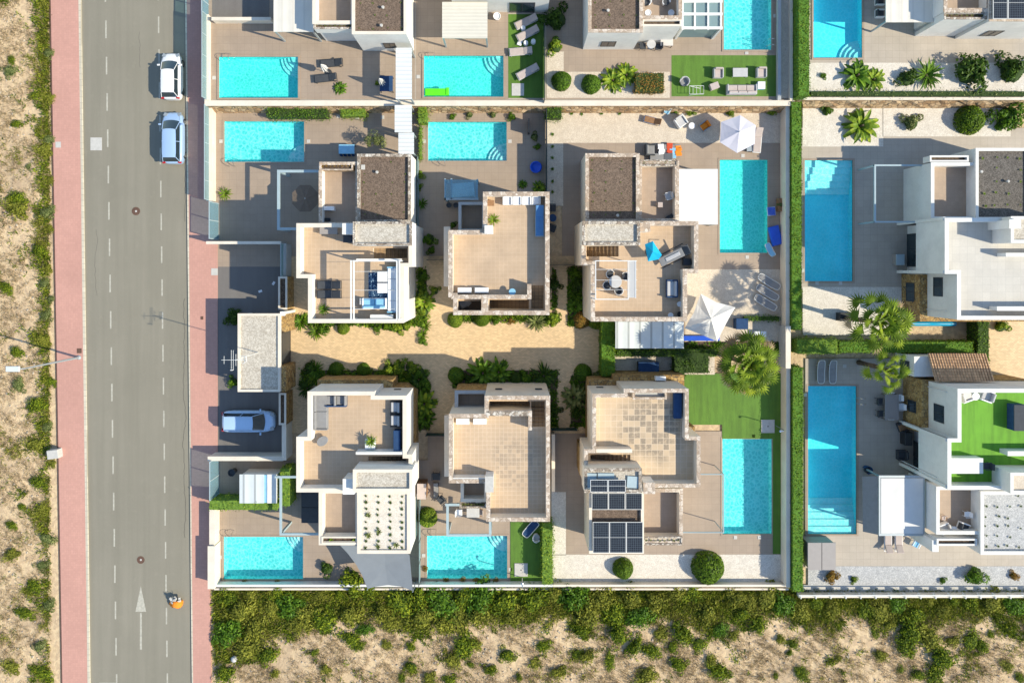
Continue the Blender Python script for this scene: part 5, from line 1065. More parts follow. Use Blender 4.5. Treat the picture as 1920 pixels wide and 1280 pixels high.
# pool skimmer lids and small covers
for x,y,z in ((401,146,TZ),(784,144,TZ),(414,265,.1),(578,265,.1),(795,265,.1),(956,265,.1),(634,218,.1),(670,220,.1),(717,220,.1),(1393,292,.1),(1532,531,.1),(1576,531,.1),(1505,507,.1),(412,1044,.1),(794,1041,.1),(957,1067,.1),(1413,817,.1),(1379,1007,.1),(1424,1007,.1),(1584,686,.1),(1510,740,.1),(1400,99,TZ),(1401,482,.1),(1451,30,TZ)):
    place('slab', x,y, z, 0, 'small pale square lid set in the paving around the pools', 'small lids around the pools', .04)
# things floating or lying in pools
o = solo('pool_float', B().cbox(*P(819,173,TZ)[:2],TZ+.03,2.0,.6,.16,0,0,0,.06).cbox(P(839,173,TZ).x,P(0,172,TZ).y,TZ+.07,.3,.66,.2,0,0,0,.08), LIMEP, 'lime green air mattress floating in the pool corner', 'pool float')
# ---------------------------------------------------------------- street things
solo('manhole_cover', B().lathe(*P(255,396,.02)[:2],[(.36,.02),(.36,.036),(.33,.037)],24), RUST, 'round rusty manhole cover in the road, upper one', 'manhole cover'); solo('manhole_cover', B().lathe(*P(264,1049,.02)[:2],[(.33,.02),(.33,.036),(.30,.037)],24), RUST, 'round rusty manhole cover in the road near the arrow', 'manhole cover')
for (x,y) in ((255,396),(264,1049)): solo('manhole_hub', B().lathe(*P(x,y,.04)[:2],[(.09,.038),(.08,.045)],12), LIDM, ('upper' if y < 500 else 'lower')+' pale round centre of a manhole cover', 'manhole hub')
solo('road_patch', B().pbox(169.5,258,191,282,.0,.034), LIDM, 'square pale concrete patch in the left lane', 'utility cover'); solo('pavement_cover', B().pbox(104,266,114,277,.1,.142), LIDM, 'small pale square cover in the left pavement', 'utility cover'); solo('pavement_cover', B().pbox(396,503,408,516,.1,.142), LIDM, 'small pale square cover between red pavement and driveway', 'utility cover'); solo('pavement_cover', B().pbox(144,653,153,662,.1,.142), RUST, 'small rusty square cover at the foot of the street lamp', 'utility cover'); solo('pavement_cover', B().pbox(376,593,381,599,.1,.15), RUST, 'tiny dark cover in the right pavement', 'utility cover')
solo('utility_box', B().cbox(*P(98,852,.8)[:2],.4,.95,.75,.8,.12,0,0,.03), LIDM, 'pale metal utility box on the edge of the left pavement', 'utility box')
base = P(148,670,.13); top = P(46,688.5,7.4); r = thing('street_lamp', 'tall street lamp leaning out over the dry strip on the left', 'street lamp', base)
part('pole', B().tube([base,(base.x,base.y,7.3)],.10,10,.055), GREYM, r); part('arm', B().tube([(base.x,base.y,7.2),(base.x-.2,base.y,7.42),(base.x-.35,base.y,7.5)],.045,8), GREYM, r)
b = B(); hx = base.x-.3; b.cbox(hx-.45,base.y,7.5,1.05,.42,.12,0,0,0,.05); hd = part('lamp_head', b, plain('lamp_grey', (.62,.68,.74), .4, 0, .05), r); part('foot', B().lathe(base.x,base.y,[(.2,.13),(.2,.17),(.1,.3)],12), GREYM, r)
base = P(484,661,3.2); r = thing('antenna_mast', 'white aerial on a tall mast above the carport roof', 'antenna', base); part('pole', B().tube([base,(base.x,base.y,8.2)],.032,8), WMET, r)
b = B(); b.tube([(base.x-1.1,base.y,8.1),(base.x+.75,base.y,8.1)],.018,6)
for k,(x,w) in enumerate(((-.9,.3),(-.35,.75),(-.2,.75),(.0,.45),(.45,.25),(.65,.25))): b.tube([(base.x+x,base.y-w,8.1),(base.x+x,base.y+w,8.1)],.014,5)
b.tube([(base.x-.2,base.y-.75,8.1),(base.x-.2,base.y-.75,8.3),(base.x-.35,base.y-.75,8.3)],.03,5); b.tube([(base.x+.5,base.y-.3,8.1),(base.x+.85,base.y-.1,8.25),(base.x+.85,base.y+.3,8.25),(base.x+.4,base.y+.3,8.1)],.022,5); part('aerial', b, WMET, r)
# orange inflatable pile on the road
r = thing('orange_bundle', 'orange and grey bundle of gear lying on the road near the kerb', 'bundle', P(331,1128,.02)); b = B(); random.seed(8)
q_ = P(331,1130,.3)
for i in range(9): a = R(200+20*i); b.tube([(q_.x+.55*math.cos(a)+random.uniform(-.1,.1), q_.y+.5*math.sin(a)+.1, .15), (q_.x+.2*math.cos(a), q_.y+.3*math.sin(a)+.1, .5), (q_.x+.1*math.cos(a)+random.uniform(-.1,.1), q_.y+.25, .62)], .15, 7, .07)
part('orange_cover', b, ORANGE, r, smooth=True); b = B()
for i in range(10): b.cbox(q_.x+random.uniform(-.4,.35), q_.y+.3+random.uniform(-.2,.3), .35+random.uniform(0,.3), random.uniform(.15,.4), .16, .12, random.uniform(0,3), random.uniform(-.4,.4), 0, .02)
part('grey_gear', b, LIDM, r); b = B()
for i in range(7): b.tube([(q_.x+random.uniform(-.4,.4),q_.y-.3,.1),(q_.x+random.uniform(-.6,.5),q_.y+random.uniform(.4,.8),.6)],.02,4)
part('dark_straps', b, DMET, r)
# cars
def car(label, px, py, rot, paint, L_=4.2, W_=1.78, H_=1.47, hatch=True):
    p = P(px,py,.9); r = thing('parked_car', label, 'car', (p.x,p.y,.02 if px < 380 else .11), R(rot)); hl, hw = L_/2, W_/2
    # lower body loft: sections along x (front = +x): (x, half width, belt height, crown)
    secs = [(-hl,.56,.66),(-hl+.04,.72,.82),(-hl+.12,.83,.90),(-hl+.26,.91,.94),(-hl+.5,.965,.95),(-hl+1.0,1.0,.96),(0,1.0,.94),(hl-1.3,1.0,.93),(hl-.85,.975,.88),(hl-.55,.93,.82),(hl-.32,.86,.75),(hl-.16,.76,.69),(hl-.05,.62,.61),(hl,.42,.50)]
    b = B(); m = 0; ring = []
    for x, w, z in secs:
        y = hw*w; rr = [(x,-y*.96,.22),(x,-y,.40),(x,-y,z-.16),(x,-y*.95,z-.05),(x,-y*.80,z),(x,-y*.4,z+.02),(x,0,z+.03),(x,y*.4,z+.02),(x,y*.80,z),(x,y*.95,z-.05),(x,y,z-.16),(x,y,.40),(x,y*.96,.22)]
        b.v += rr; ring.append(len(rr))
    k = 13
    for i in range(len(secs)-1):
        for j in range(k-1): a = i*k+j; b.f.append((a,a+k,a+k+1,a+1))
    b.f.append(tuple(range(k))); b.f.append(tuple(reversed(range((len(secs)-1)*k,len(secs)*k))))
    L('body', b, paint, r, True)
    # greenhouse: base outline at the belt, roof outline above
    xb0, xb1, xr0, xr1 = (-hl+.14, hl-.86, -hl+.46, hl-1.62); zb = .93; wb, wr = hw*.90, hw*.70
    def cl(x, w0, z, w1, z1, x1, u): return (x+(x1-x)*u, w0+(w1-w0)*u, z+(z1-z)*u)
    def quad(q): bb = B(); bb.poly(q); return bb
    zr = H_
    L('rear_window', quad([(xb0,-wb*.9,zb),(xb0,wb*.9,zb),(xr0,wr*.9,zr-.06),(xr0,-wr*.9,zr-.06)][::-1]), GLASSD, r)
    ws = B(); nn = 9
    for k in range(nn):
        v = k/(nn-1)*2-1; ws.v += [(xb1+.13*(1-v*v), v*wb*.88, zb+.012), (xr1+.07*(1-v*v), v*wr*.93, zr-.05+.045*(1-v*v)**.6)]
    for k in range(nn-1): ws.f.append((2*k, 2*k+2, 2*k+3, 2*k+1))
    L('windscreen', ws, GLASSD, r, True)
    for s in (-1,1):
        q = [(xb0,s*wb*.9,zb),(xb1,s*wb*.88,zb),(xr1,s*wr*.92,zr-.05),(xr0,s*wr*.9,zr-.06)]; L('side_window', quad(q if s > 0 else q[::-1]), GLASSD, r)
        xm = (xb0+xb1)/2; L('door_pillar', B().tube([(xm,s*(wb*.9+.005),zb),(xm-.05,s*(wr*.92+.012),zr-.05)],.03,4), paint, r)
        for a_, c_ in (((xb1,s*wb*.88,zb),(xr1,s*wr*.92,zr-.05)), ((xb0,s*wb*.9,zb),(xr0,s*wr*.9,zr-.06))): L('roof_pillar', B().tube([a_,c_],.028,5), paint, r)
        L('wing_mirror', B().cbox(xb1-.25,s*(hw+.08),.98,.14,.22,.13,0,0,0,.03), paint, r)
        hb = B(); hb.cbox(hl-.22,s*hw*.66,.69,.32,.34,.12,-s*.35,0,.25,.03); L('headlight', hb, GREYM, r)
        L('tail_light', B().cbox(-hl+.10,s*hw*.74,.84,.16,.26,.16,s*.2,0,0,.03), plain('tail_red',(.45,.01,.015),.3) if 'tail_red' not in bpy.data.materials else bpy.data.materials['tail_red'], r)
        for x in (-hl+.78, hl-.82):
            w = B(); n = 18
            for yy, rr in ((.0,.31),(.15,.31)):
                for j in range(n): a = 2*math.pi*j/n; w.v.append((x+rr*math.cos(a), s*(hw-.17+yy), .31+rr*math.sin(a)))
            for j in range(n): c = (j+1)%n; w.f.append((j,c,c+n,j+n))
            w.f.append(tuple(range(n))); w.f.append(tuple(n+j for j in range(n))); wh = L('wheel', w, BLACKP, r)
            rm = B(); 
            for j in range(n): a = 2*math.pi*j/n; rm.v.append((x+.2*math.cos(a), s*(hw-.015), .31+.2*math.sin(a)))
            rm.f.append(tuple(range(n))); o = part('rim', rm, CHROME, wh, None, False, True)
    nx, ny = 7, 7; rf = B()
    for i in range(nx):
        for j in range(ny):
            u, v = i/(nx-1), j/(ny-1)*2-1; x = xr0-.02+(xr1-xr0+.03)*u+(.075*(1-v*v) if i == nx-1 else 0); w = wr*(.93 if 0 < i < nx-1 else .88); rf.v.append((x, v*w, zr-.06+.07*(1-v*v)**.6*(1-(2*u-1)**4*.55)))
    for i in range(nx-1):
        for j in range(ny-1): a = i*ny+j; rf.f.append((a,a+ny,a+ny+1,a+1))
    L('roof', rf, paint, r, True); L('wiper', B().tube([(xb1+.02,.1,.965),(xb1-.12,.62,1.0)],.012,4), BLACKP, r); L('bonnet_seam', B().tube([(hl-.35,-hw*.7,.80),(xb1+.12,-hw*.78,.925)],.006,3).tube([(hl-.35,hw*.7,.80),(xb1+.12,hw*.78,.925)],.006,3), DMET, r)
    if not hatch:
        for s in (-1,1): L('roof_rail', B().tube([(xr0+.1,s*wr*.9,zr+.03),(xr1-.1,s*wr*.9,zr+.03)],.022,5), CHROME, r)
    return r
def paint(name, c, met): 
    t = NT(name); t.col(c); b = t.b.inputs; b['Roughness'].default_value = .3; b['Metallic'].default_value = met; b['Coat Weight'].default_value = .8; b['Coat Roughness'].default_value = .05; return t.m
car('white hatchback parked at the kerb, upper of the two', 319,142, 90, paint('white_paint',(.80,.80,.80),0), 4.0, 1.74, 1.45)
car('pale blue silver hatchback parked at the kerb below the white car', 322,258, 90, paint('silver_blue_paint',(.40,.56,.78),.2), 4.45, 1.8, 1.46)
car('silver estate car parked crosswise in the shaded driveway', 465,790, 0, paint('silver_paint',(.45,.63,.85),.15), 4.5, 1.86, 1.6, False)

for x,y,a in ((488,546,20),(513,531,60)): 
    q = P(x,y,.1); solo('paper_scrap', B().cbox(q.x,q.y,.105,.32,.2,.02,R(a),.08,.05), WFAB, ('left' if x < 500 else 'right')+' small white scrap lying on the shaded driveway', 'litter')
q = P(438,1236,.3); solo('rubbish_bag', B().lathe(q.x,q.y,[(.15,.02),(.3,.12),(.26,.3),(.08,.4)],9), LGREYF, 'pale crumpled bag in the scrub beside the right pavement', 'rubbish', smooth=True)
# ---------------------------------------------------------------- plants
import numpy as np
rng = np.random.default_rng(5)
def qmesh(name, V, mats, idx=None, smooth=False):
    """V: (n,4,3) quads"""
    n = len(V); me = bpy.data.meshes.new(name); me.vertices.add(n*4); me.vertices.foreach_set('co', V.reshape(-1).astype(np.float32))
    me.loops.add(n*4); me.loops.foreach_set('vertex_index', np.arange(n*4, dtype=np.int32)); me.polygons.add(n)
    me.polygons.foreach_set('loop_start', np.arange(0, n*4, 4, dtype=np.int32)); me.polygons.foreach_set('loop_total', np.full(n, 4, np.int32))
    for m in (mats if isinstance(mats, (list,tuple)) else [mats]): me.materials.append(m)
    if idx is not None: me.polygons.foreach_set('material_index', idx.astype(np.int32))
    me.update(calc_edges=True); return me
def unit(v): return v/np.maximum(1e-6, np.linalg.norm(v, axis=-1, keepdims=True))
def leaves(c, nrm, L, W):
    """rhombic leaves at centres c facing nrm; L, W arrays"""
    n = len(c); r = unit(rng.normal(size=(n,3))); a = unit(np.cross(nrm, r)); b = np.cross(nrm, a); L = np.broadcast_to(L,(n,))[:,None]; W = np.broadcast_to(W,(n,))[:,None]
    return np.stack([c-a*L*.5, c+b*W*.5-a*L*.05, c+a*L*.5, c-b*W*.5-a*L*.05], 1)
def crown(n, L, W, rx=1, ry=1, z0=.0, z1=1.0, lump=.16, seed=0, inner=.55, blobs=0):
    """leaf cloud filling a dome"""
    g = np.random.default_rng(seed); d_ = unit(g.normal(size=(n,3))); d_[:,2] = np.abs(d_[:,2])*1.0
    if blobs:
        k = g.integers(0, blobs, n); bc = unit(g.normal(size=(blobs,3))); bc[:,2] = np.abs(bc[:,2])*.6; bc[:,:2] *= g.uniform(.2,.85,(blobs,1)); br = g.uniform(.18,.5,blobs)
        rad = br[k]*g.uniform(.5,1,n)**.5; pos = bc[k] + d_*rad[:,None]; nr = d_
    else:
        ph = np.arctan2(d_[:,1],d_[:,0]); lum = 1+lump*(np.sin(ph*3+seed)+.6*np.sin(ph*5+seed*2)+.5*np.sin(d_[:,2]*7+ph*2)); rad = (inner+(1-inner)*g.uniform(0,1,n)**.4)*lum; pos = d_*rad[:,None]; nr = d_
    pos = pos*np.array([rx,ry,z1-z0])+np.array([0,0,z0]); pos[:,2] = np.maximum(pos[:,2], .02)
    return leaves(pos, unit(nr+g.normal(size=(n,3))*.45), L*g.uniform(.6,1.3,n), W*g.uniform(.7,1.2,n))
def obj_mesh(name, me, parent=None):
    o = bpy.data.objects.new(name, me); C.objects.link(o)
    if parent: o.parent = parent
    return o
def core(rx, ry, z, s=.72):
    b = B(); n = 12; prof = [(.75,0),(.95,.25),(.8,.6),(.45,.85),(.05,.95)]
    for r_,h in prof:
        for j in range(n): a = 2*math.pi*j/n; q = r_*s*(1+.12*math.sin(a*3+h*5)); b.v.append((rx*q*math.cos(a), ry*q*math.sin(a), h*z*s))
    for i in range(4):
        for j in range(n): a = i*n+j; c = i*n+(j+1)%n; b.f.append((a,c,c+n,a+n))
    return b
NSEED = [0]
def plant(nm, cat, V, m, cm=(1,1,1)):
    r = thing(nm, '', cat); obj_mesh('foliage', qmesh('foliage', V, m), r)
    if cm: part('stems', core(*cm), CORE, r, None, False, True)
    return r
@kind
def ball(m=LHEDGE, v=0): return plant('clipped_bush', 'bush', crown(2600,.12,.075,lump=.025,seed=v,inner=.88,z1=1.15), m, (1.3,1.3,1.5))
@kind
def shrub(m=LMID, v=0): return plant('shrub', 'shrub', crown(900,.20,.11,lump=.17,seed=v+3,blobs=9), m, (.8,.8,.8))
@kind
def bush(m=LSCRUB, v=0): return plant('wild_bush', 'bush', crown(1100,.17,.085,lump=.2,seed=v+9,blobs=14,z1=.75), m, (.72,.72,.45))
@kind
def flowerbush(m=LRED, v=0): return plant('flowering_shrub', 'shrub', crown(700,.17,.13,lump=.15,seed=v+5,inner=.7,z1=.8), m, (.8,.8,.7))
def blades(n, m, L, W, up, droop, seg=4, seed=0, fold=.0, base=.05):
    """n arching blades from the centre; unit radius about L"""
    g = random.Random(seed); b = B()
    for i in range(n):
        a = 2*math.pi*i*.381966+g.uniform(-.2,.2); el = up*(.25+.75*(i/n))*g.uniform(.8,1.15); l = L*g.uniform(.75,1.1)*(1-.25*i/n); w = W*g.uniform(.8,1.2)
        d_ = Vector((math.cos(a),math.sin(a),0)); s = Vector((-d_.y,d_.x,0)); prev = None; x = base; z = .1; e = el
        for k in range(seg+1):
            u = k/seg; ww = w*(math.sin(math.pi*min(1,.18+.82*u))**.7 if u < 1 else 0.02); c = d_*x + Vector((0,0,z)); cur = (c-s*ww+Vector((0,0,fold*ww)), c, c+s*ww+Vector((0,0,fold*ww)))
            if prev:
                n0 = len(b.v); b.v += [tuple(q) for q in prev+cur]; b.f += [(n0,n0+1,n0+4,n0+3),(n0+1,n0+2,n0+5,n0+4)]
            prev = cur; x += l/seg*math.cos(e); z += l/seg*math.sin(e); e -= droop/seg
    b.v = [(x,y,max(.01,z)) for x,y,z in b.v]; return b
@kind
def agave(m=LLIME, v=0):
    r = thing('agave', '', 'plant'); part('leaves', blades(44, m, 1.1, .055, 1.15, .9, 4, v, .3), m, r, None, False, True); part('trunk', B().lathe(0,0,[(.12,0),(.14,.1),(.05,.16)],8), BARK, r, None, False, True); return r
@kind
def banana(m=LLIME, v=0):
    r = thing('broad_leaf_plant', '', 'plant'); part('leaves', blades(26, m, 1.35, .13, 1.2, 1.7, 6, v+2, .4), m, r, None, False, True); part('trunk', B().tube([(0,0,0),(0,0,.5)],.07,7,.05), BARK, r, None, False, True); return r
@kind
def grassy(m=LOLIVE, v=0):
    r = thing('succulent', '', 'plant'); part('leaves', blades(14, m, 1.0, .12, 1.2, .7, 2, v+4, .2), m, r, None, False, True); return r
@kind
def olive(v=0):
    r = thing('olive_tree', '', 'tree'); obj_mesh('crown', qmesh('crown', crown(1500,.13,.055,seed=21,blobs=12,z0=1.1,z1=2.3), LOLIVE), r)
    t = B().tube([(0,0,0),(.05,.03,.6),(0,.0,1.2)],.10,8,.07)
    for k in range(6): a = k*1.05; t.tube([(0,0,1.0),(.35*math.cos(a),.35*math.sin(a),1.5),(.65*math.cos(a),.65*math.sin(a),1.85)],.045,6,.015)
    part('trunk', t, BARK, r, None, False, True); return r
V3 = [0]
def pl(k, px, py, rp, z, label, group=None, m=None, rot=None, zt=None, sy=1.0, h=1.0):
    """plant of kind k whose crown of radius rp pixels is centred at the pixel"""
    s = MS(rp, z+.5); V3[0] = (V3[0]+1) % 3; kw = {'v': V3[0]} if k not in ('olive',) else {}
    if m is not None: kw['m'] = m
    o = place(k, px, py, z, rot if rot is not None else random.uniform(0,360) if sy == 1 else 0, label, group, zt if zt is not None else .45*s*h, (s, s*sy, s*h), **kw)
    o['label'] = label; return o
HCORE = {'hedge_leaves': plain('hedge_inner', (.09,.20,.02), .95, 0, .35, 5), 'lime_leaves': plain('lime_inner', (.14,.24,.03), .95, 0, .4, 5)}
def hedge(label, px0, py0, px1, py1, zt, m=LHEDGE, z0=.05, jag=.10, dens=110, name='hedge'):
    a = P(px0,py0,zt); b_ = P(px1,py1,zt); x0,x1 = sorted((a.x,b_.x)); y0,y1 = sorted((a.y,b_.y)); h = zt-z0; ar = (x1-x0)*(y1-y0); n = int(min(26000, dens*(ar+1.2*h*(x1-x0+y1-y0))))
    g = rng; t = g.uniform(0,1,n); at = ar/(ar+1.2*h*(x1-x0+y1-y0)); P_ = np.zeros((n,3)); N = np.zeros((n,3)); top = t < at
    u = g.uniform(0,1,n); v = g.uniform(0,1,n); w = g.uniform(0,1,n)
    per = (x1-x0)/((x1-x0)+(y1-y0)); sx = w < per; sg = np.where(g.uniform(0,1,n) < .5, 0., 1.)
    P_[:,0] = np.where(top|sx, x0+u*(x1-x0), x0+sg*(x1-x0)); P_[:,1] = np.where(top, y0+v*(y1-y0), np.where(sx, y0+sg*(y1-y0), y0+v*(y1-y0))); P_[:,2] = np.where(top, zt, z0+w*0+h*g.uniform(0,1,n))
    N[:,2] = np.where(top, 1., .2); N[:,0] = np.where(top|sx, 0, sg*2-1); N[:,1] = np.where(top|~sx, 0, sg*2-1)
    wob = (np.sin(P_[:,0]*2.3)+np.sin(P_[:,1]*2.9+1)+np.sin((P_[:,0]+P_[:,1])*5))*jag*.3
    P_ += unit(N)*(wob[:,None]*.6+g.normal(size=(n,1))*jag*.35); P_[:,2] = np.maximum(P_[:,2], z0+.02)
    V = leaves(P_, unit(N+g.normal(size=(n,3))*.5), .13*g.uniform(.6,1.3,n), .08*g.uniform(.7,1.2,n))
    c = Vector(((x0+x1)/2,(y0+y1)/2,z0)); V = V-np.array(c[:]); r = thing(name, label, 'hedge', c); obj_mesh('foliage', qmesh('foliage', V, m), r)
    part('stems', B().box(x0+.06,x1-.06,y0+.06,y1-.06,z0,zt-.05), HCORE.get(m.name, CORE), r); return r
hedge('tall narrow clipped hedge dividing left and right halves, top section', 1497,-30,1519,181, TZ+1.7, z0=TZ); hedge('tall narrow clipped hedge beside the white straight pool steps, middle section', 1484,190,1504,619, 1.9)
hedge('long olive green hedge left of the longest blue pool', 1486,688,1507,1110, 1.9); hedge('short thick hedge between courtyard and pale blue panel roof', 1127,598,1154,706, 1.9)
hedge('low hedge running under the pale blue panel roof towards the biggest palm', 1156,655,1345,669, 1.2, LMID); hedge('leafy hedge left of the two palms on the right', 1494,636,1572,664, 1.6, LLIME, jag=.22); hedge('long low hedge beneath the two palms', 1573,640,1826,662, 1.5, LHEDGE); hedge('hedge along the right courtyard', 1834,600,1856,698, 1.7, LMID)
hedge('flowering vine hedge below the white shed', 391,937,520,957, 2.0, LLIME, jag=.3, dens=60); hedge('vine hedge right of the white shed', 524,878,544,950, 2.1, LLIME, jag=.3, dens=60)
hedge('dense oval hedge planted under the retaining wall', 500,198,614,221, 1.1, LMID, jag=.3); hedge('small yellow green hedge under the retaining wall', 637,202,685,219, .9, LLIME, jag=.3)
hedge('orange red clipped hedge in the top middle garden', 1191,136,1246,173, TZ+.8, LRED, TZ, .18); hedge('yellow green hedge right of the small bottom lawn', 1016,980,1037,1096, 1.5, LLIME, jag=.22); hedge('low green strip hedge beside the large lawn court', 1395,592,1463,602, .6, LMID, jag=.2)
hedge('dark hedge at the corner between court and large lawn', 1264,660,1330,700, 1.3, LDARK, jag=.3); hedge('climbing greenery left of the second turquoise pool', 783,197,801,232, 1.2, LLIME, jag=.3); hedge('climber along the low fence left of the second turquoise pool', 785,236,791,300, .7, LLIME, jag=.2)
hedge('low flowering border below the palms of the top right garden', 1520,170,1925,181, TZ+.45, LOLIVE, TZ, .3, 40)
hedge('climbing greenery right of the second garden corner', 1024,200,1054,222, 1.2, LMID, jag=.3)
# clipped balls and garden shrubs
for x,y,r_,z,l,m in ((1053,151,19,TZ,'round clipped bush at the left end of the top planted bed',LMID),(1109,157,19,TZ,'rounded dark green bush in the middle of the top planted bed',LMID),(1821,224,28,.1,'round bright green clipped bush in the right upper gravel garden',LHEDGE),(853,600,15,.1,'lime green ball at the left foot of the sand villa',LLIME),(903,598,15,.1,'olive green ball, second from left at the foot of the sand villa',LHEDGE),
    (1169,1067,20,.1,'egg shaped clipped bush on the white gravel, left of the larger one',LHEDGE),(1329,1066,31,.1,'largest clipped round bush on the white gravel',LHEDGE),(1093,699,17,.1,'round dark clipped bush at the end of the courtyard',LMID),(630,692,14,.1,'round clipped bush above the cactus villa',LMID),(681,693,13,.1,'round clipped bush by the stone wall of the cactus villa',LMID),
    (801,971,19,.1,'lime green ball shrub beside the tall wooden cabinet',LLIME),(855,704,16,.1,'round bush at the left front of the stained villa',LMID),(968,710,13,.1,'small round dark bush at the white wall of the stained villa',LDARK),(1090,600,17,.1,'orange tinted round bush at the left corner of the round chair villa',LRED),(1117,602,16,.1,'yellow tinted round bush beside the courtyard hedge',LLIME),(643,616,12,.1,'small lime ball at the foot of the white pergola villa',LLIME)): pl('ball', x,y,r_,z,l,m=m)
for x,y,r_,z,l,m in ((1044,33,31,TZ,'large dark green tree like shrub at the top middle',LDARK),(1041,86,21,TZ,'lime green shrub below the large dark shrub at the top middle',LLIME),(1824,131,42,TZ,'largest dark green shrub in the top right garden',LDARK),(1905,130,38,TZ,'dark reddish shrub at the top right edge',LDARK),(1703,146,24,TZ,'dark shrub between two spiky plants, top right',LDARK),(1896,220,36,.1,'broad green shrub at the right edge below the rubble wall',LMID),(1712,229,22,.1,'flat golden green cushion plant on white gravel',LOLIVE),
    (1833,1081,26,.1,'dark green shrub on the grey gravel at the bottom right',LMID),(1560,1082,16,.1,'orange green shrub on the grey gravel beside the plastic shed',LRED),(1601,1087,9,.1,'tiny yellow shrub right of the orange green shrub',LLIME),(1769,1088,9,.1,'tiny green shrub alone on the grey gravel',LMID),(1903,1080,11,.1,'small orange shrub at the bottom right edge',LRED),(1283,677,32,.1,'big dark green shrub above the large lawn',LDARK),(1122,706,17,.1,'shrub in front of the white wall of the solar panel villa',LOLIVE),
    (437,594,21,.1,'dark bush at the upper left corner of the carport',LDARK),(436,716,13,.1,'bush half hidden under the lower left corner of the carport',LMID),(805,449,17,.1,'dark green bush in the narrow passage of the sand villa',LMID),(607,616,16,.1,'loose green shrub below the pot of the white pergola villa',LMID),(1040,534,16,.1,'dark bush on the right wall of the sand villa',LDARK),(1083,534,18,.1,'dark shrub on the left wall of the round chair villa',LDARK),(1085,560,14,.1,'leafy shrub below the dark shrub of the round chair villa',LMID),(1040,772,16,.1,'dark bush on the right wall of the stained villa',LDARK),
    (580,690,18,.1,'dark shrub at the left end of the cactus villa bed',LDARK),(1036,600,17,.1,'lime shrub at the lower right corner of the sand villa',LLIME),(960,600,10,.1,'small pink tinted shrub below the sand villa',LRED),(930,602,10,.1,'small green shrub below the sand villa',LMID),(792,640,10,.1,'small shrub at the edge of the sunlit courtyard',LMID),(1880,612,18,.1,'yellow green bush in the right courtyard',LLIME),(1464,384,9,.3,'small bush growing in the wooden planter box',LOLIVE),
    (1295,210,11,.1,'lime shrub between the armchairs and the rubble wall',LLIME),(1266,208,8,.1,'small green tuft against the rubble wall',LMID),(1370,209,13,.1,'lime shrub above the six sided parasol',LLIME),(1447,209,12,.1,'lime shrub in the upper right corner of the pale gravel garden',LLIME),(960,218,11,.1,'green shrub under the retaining wall near the second pool',LMID),(880,215,10,.1,'olive tuft under the retaining wall above the second pool',LOLIVE),(848,219,8,.1,'small tuft left of the olive tuft above the second pool',LMID),(925,215,9,.1,'sparse reddish tuft above the second pool',LOLIVE),
    (1002,256,11,.1,'pale green shrub in the shade beside the dark screen fence',LOLIVE),(1008,275,8,.1,'small shrub below the pale green shrub by the screen fence',LMID),(786,328,12,.1,'lime shrub on the narrow passage left of the glass canopy',LLIME),(850,421,9,.1,'small shrub on the ledge corner of the sand villa',LMID),(660,1090,30,.0,'tall olive green bush leaning over the bottom wall by the sail',LSCRUB),(1785,580,8,.1,'small bush by the white wall near the kayak',LMID),(1551,207,14,.1,'small palm like shrub at the hedge of the upper gravel garden',LMID),(1544,142,8,TZ,'tiny shrub on the white gravel of the top right garden',LMID)): pl('shrub', x,y,r_,z,l,m=m)
for x,y,r_,z,l,m in ((421,363,15,.1,'bright potted palm in the corner by the teal gate',LLIME),(563,604,19,.1,'spiky plant left of the white pergola villa corner',LMID),(592,622,19,.1,'spiky rosette below the white pergola villa',LHEDGE),(798,611,13,.1,'upper spiky rosette on the courtyard edge',LHEDGE),(792,628,13,.1,'lower spiky rosette on the courtyard edge',LHEDGE),(590,694,20,.1,'spiky dark rosette above the cactus villa',LMID),(574,729,22,.1,'spiky dark plant at the left wall of the cactus villa',LDARK),
    (1020,706,28,.1,'large dark spiky rosette right of the white wall',LDARK),(1006,604,22,.1,'sparse spiky plant below the stairs of the sand villa',LOLIVE),(791,382,13,.1,'dark spiky plant in the passage left of the sand villa',LMID),(1743,138,32,TZ,'large spiky yucca in the top right garden',LMID),(1742,152,16,TZ,'pale spiky rosette in front of the large yucca',LOLIVE),(1500+0,0,0,0,'',None)):
    if r_: pl('agave', x,y,r_,z,l,m=m)
for x,y,r_,z,l,m in ((604,581,13,ZD,'potted palm in the lower left corner of the white pergola roof',LMID),(925,411,13,ZD,'potted palm on the white chimney corner of the sand roof',LLIME),(693,830,14,ZD+.5,'agave growing in the square white planter',LLIME)): pl('agave', x,y,r_,z,l,m=m,zt=.7)
for x,y,r_,z,l,m in ((1150,150,24,TZ,'broad leaf banana plant, left one in the top planted bed',LLIME),(1175,140,24,TZ,'broad leaf banana plant, right one in the top planted bed',LLIME),(1618,235,34,.1,'big banana plant on the white gravel of the right upper garden',LLIME),(1610,140,30,TZ,'fern like plant with yellow leaves in the top right garden',LMID),(1640,148,24,TZ,'yellow leaved plant beside the fern in the top right garden',LLIME),(795,566,22,.1,'bright broad leaf plant right of the white pergola villa',LLIME),
    (795,758,26,.1,'broad leaf plant at the right wall of the cactus villa',LLIME),(797,785,20,.1,'lower broad leaf plant at the right wall of the cactus villa',LMID),(905,700,30,.1,'large glossy plant left of centre before the stained villa',LMID),(935,698,26,.1,'large glossy plant with pale flowers before the stained villa',LMID),(1076,745,26,.1,'broad leaf plant at the left wall of the solar panel villa',LOLIVE),(1080,575,18,.1,'dark broad leaf plant at the left wall of the round chair villa',LMID),(1011,352,14,.1,'bamboo like plant at the upper right corner of the sand villa',LLIME),(980,345,9,.1,'slim broad leaf plant above the sand villa chairs',LMID),(785,712,20,.1,'dark broad leaf plant below the lime hedge clump',LDARK)): pl('banana', x,y,r_,z,l,m=m)
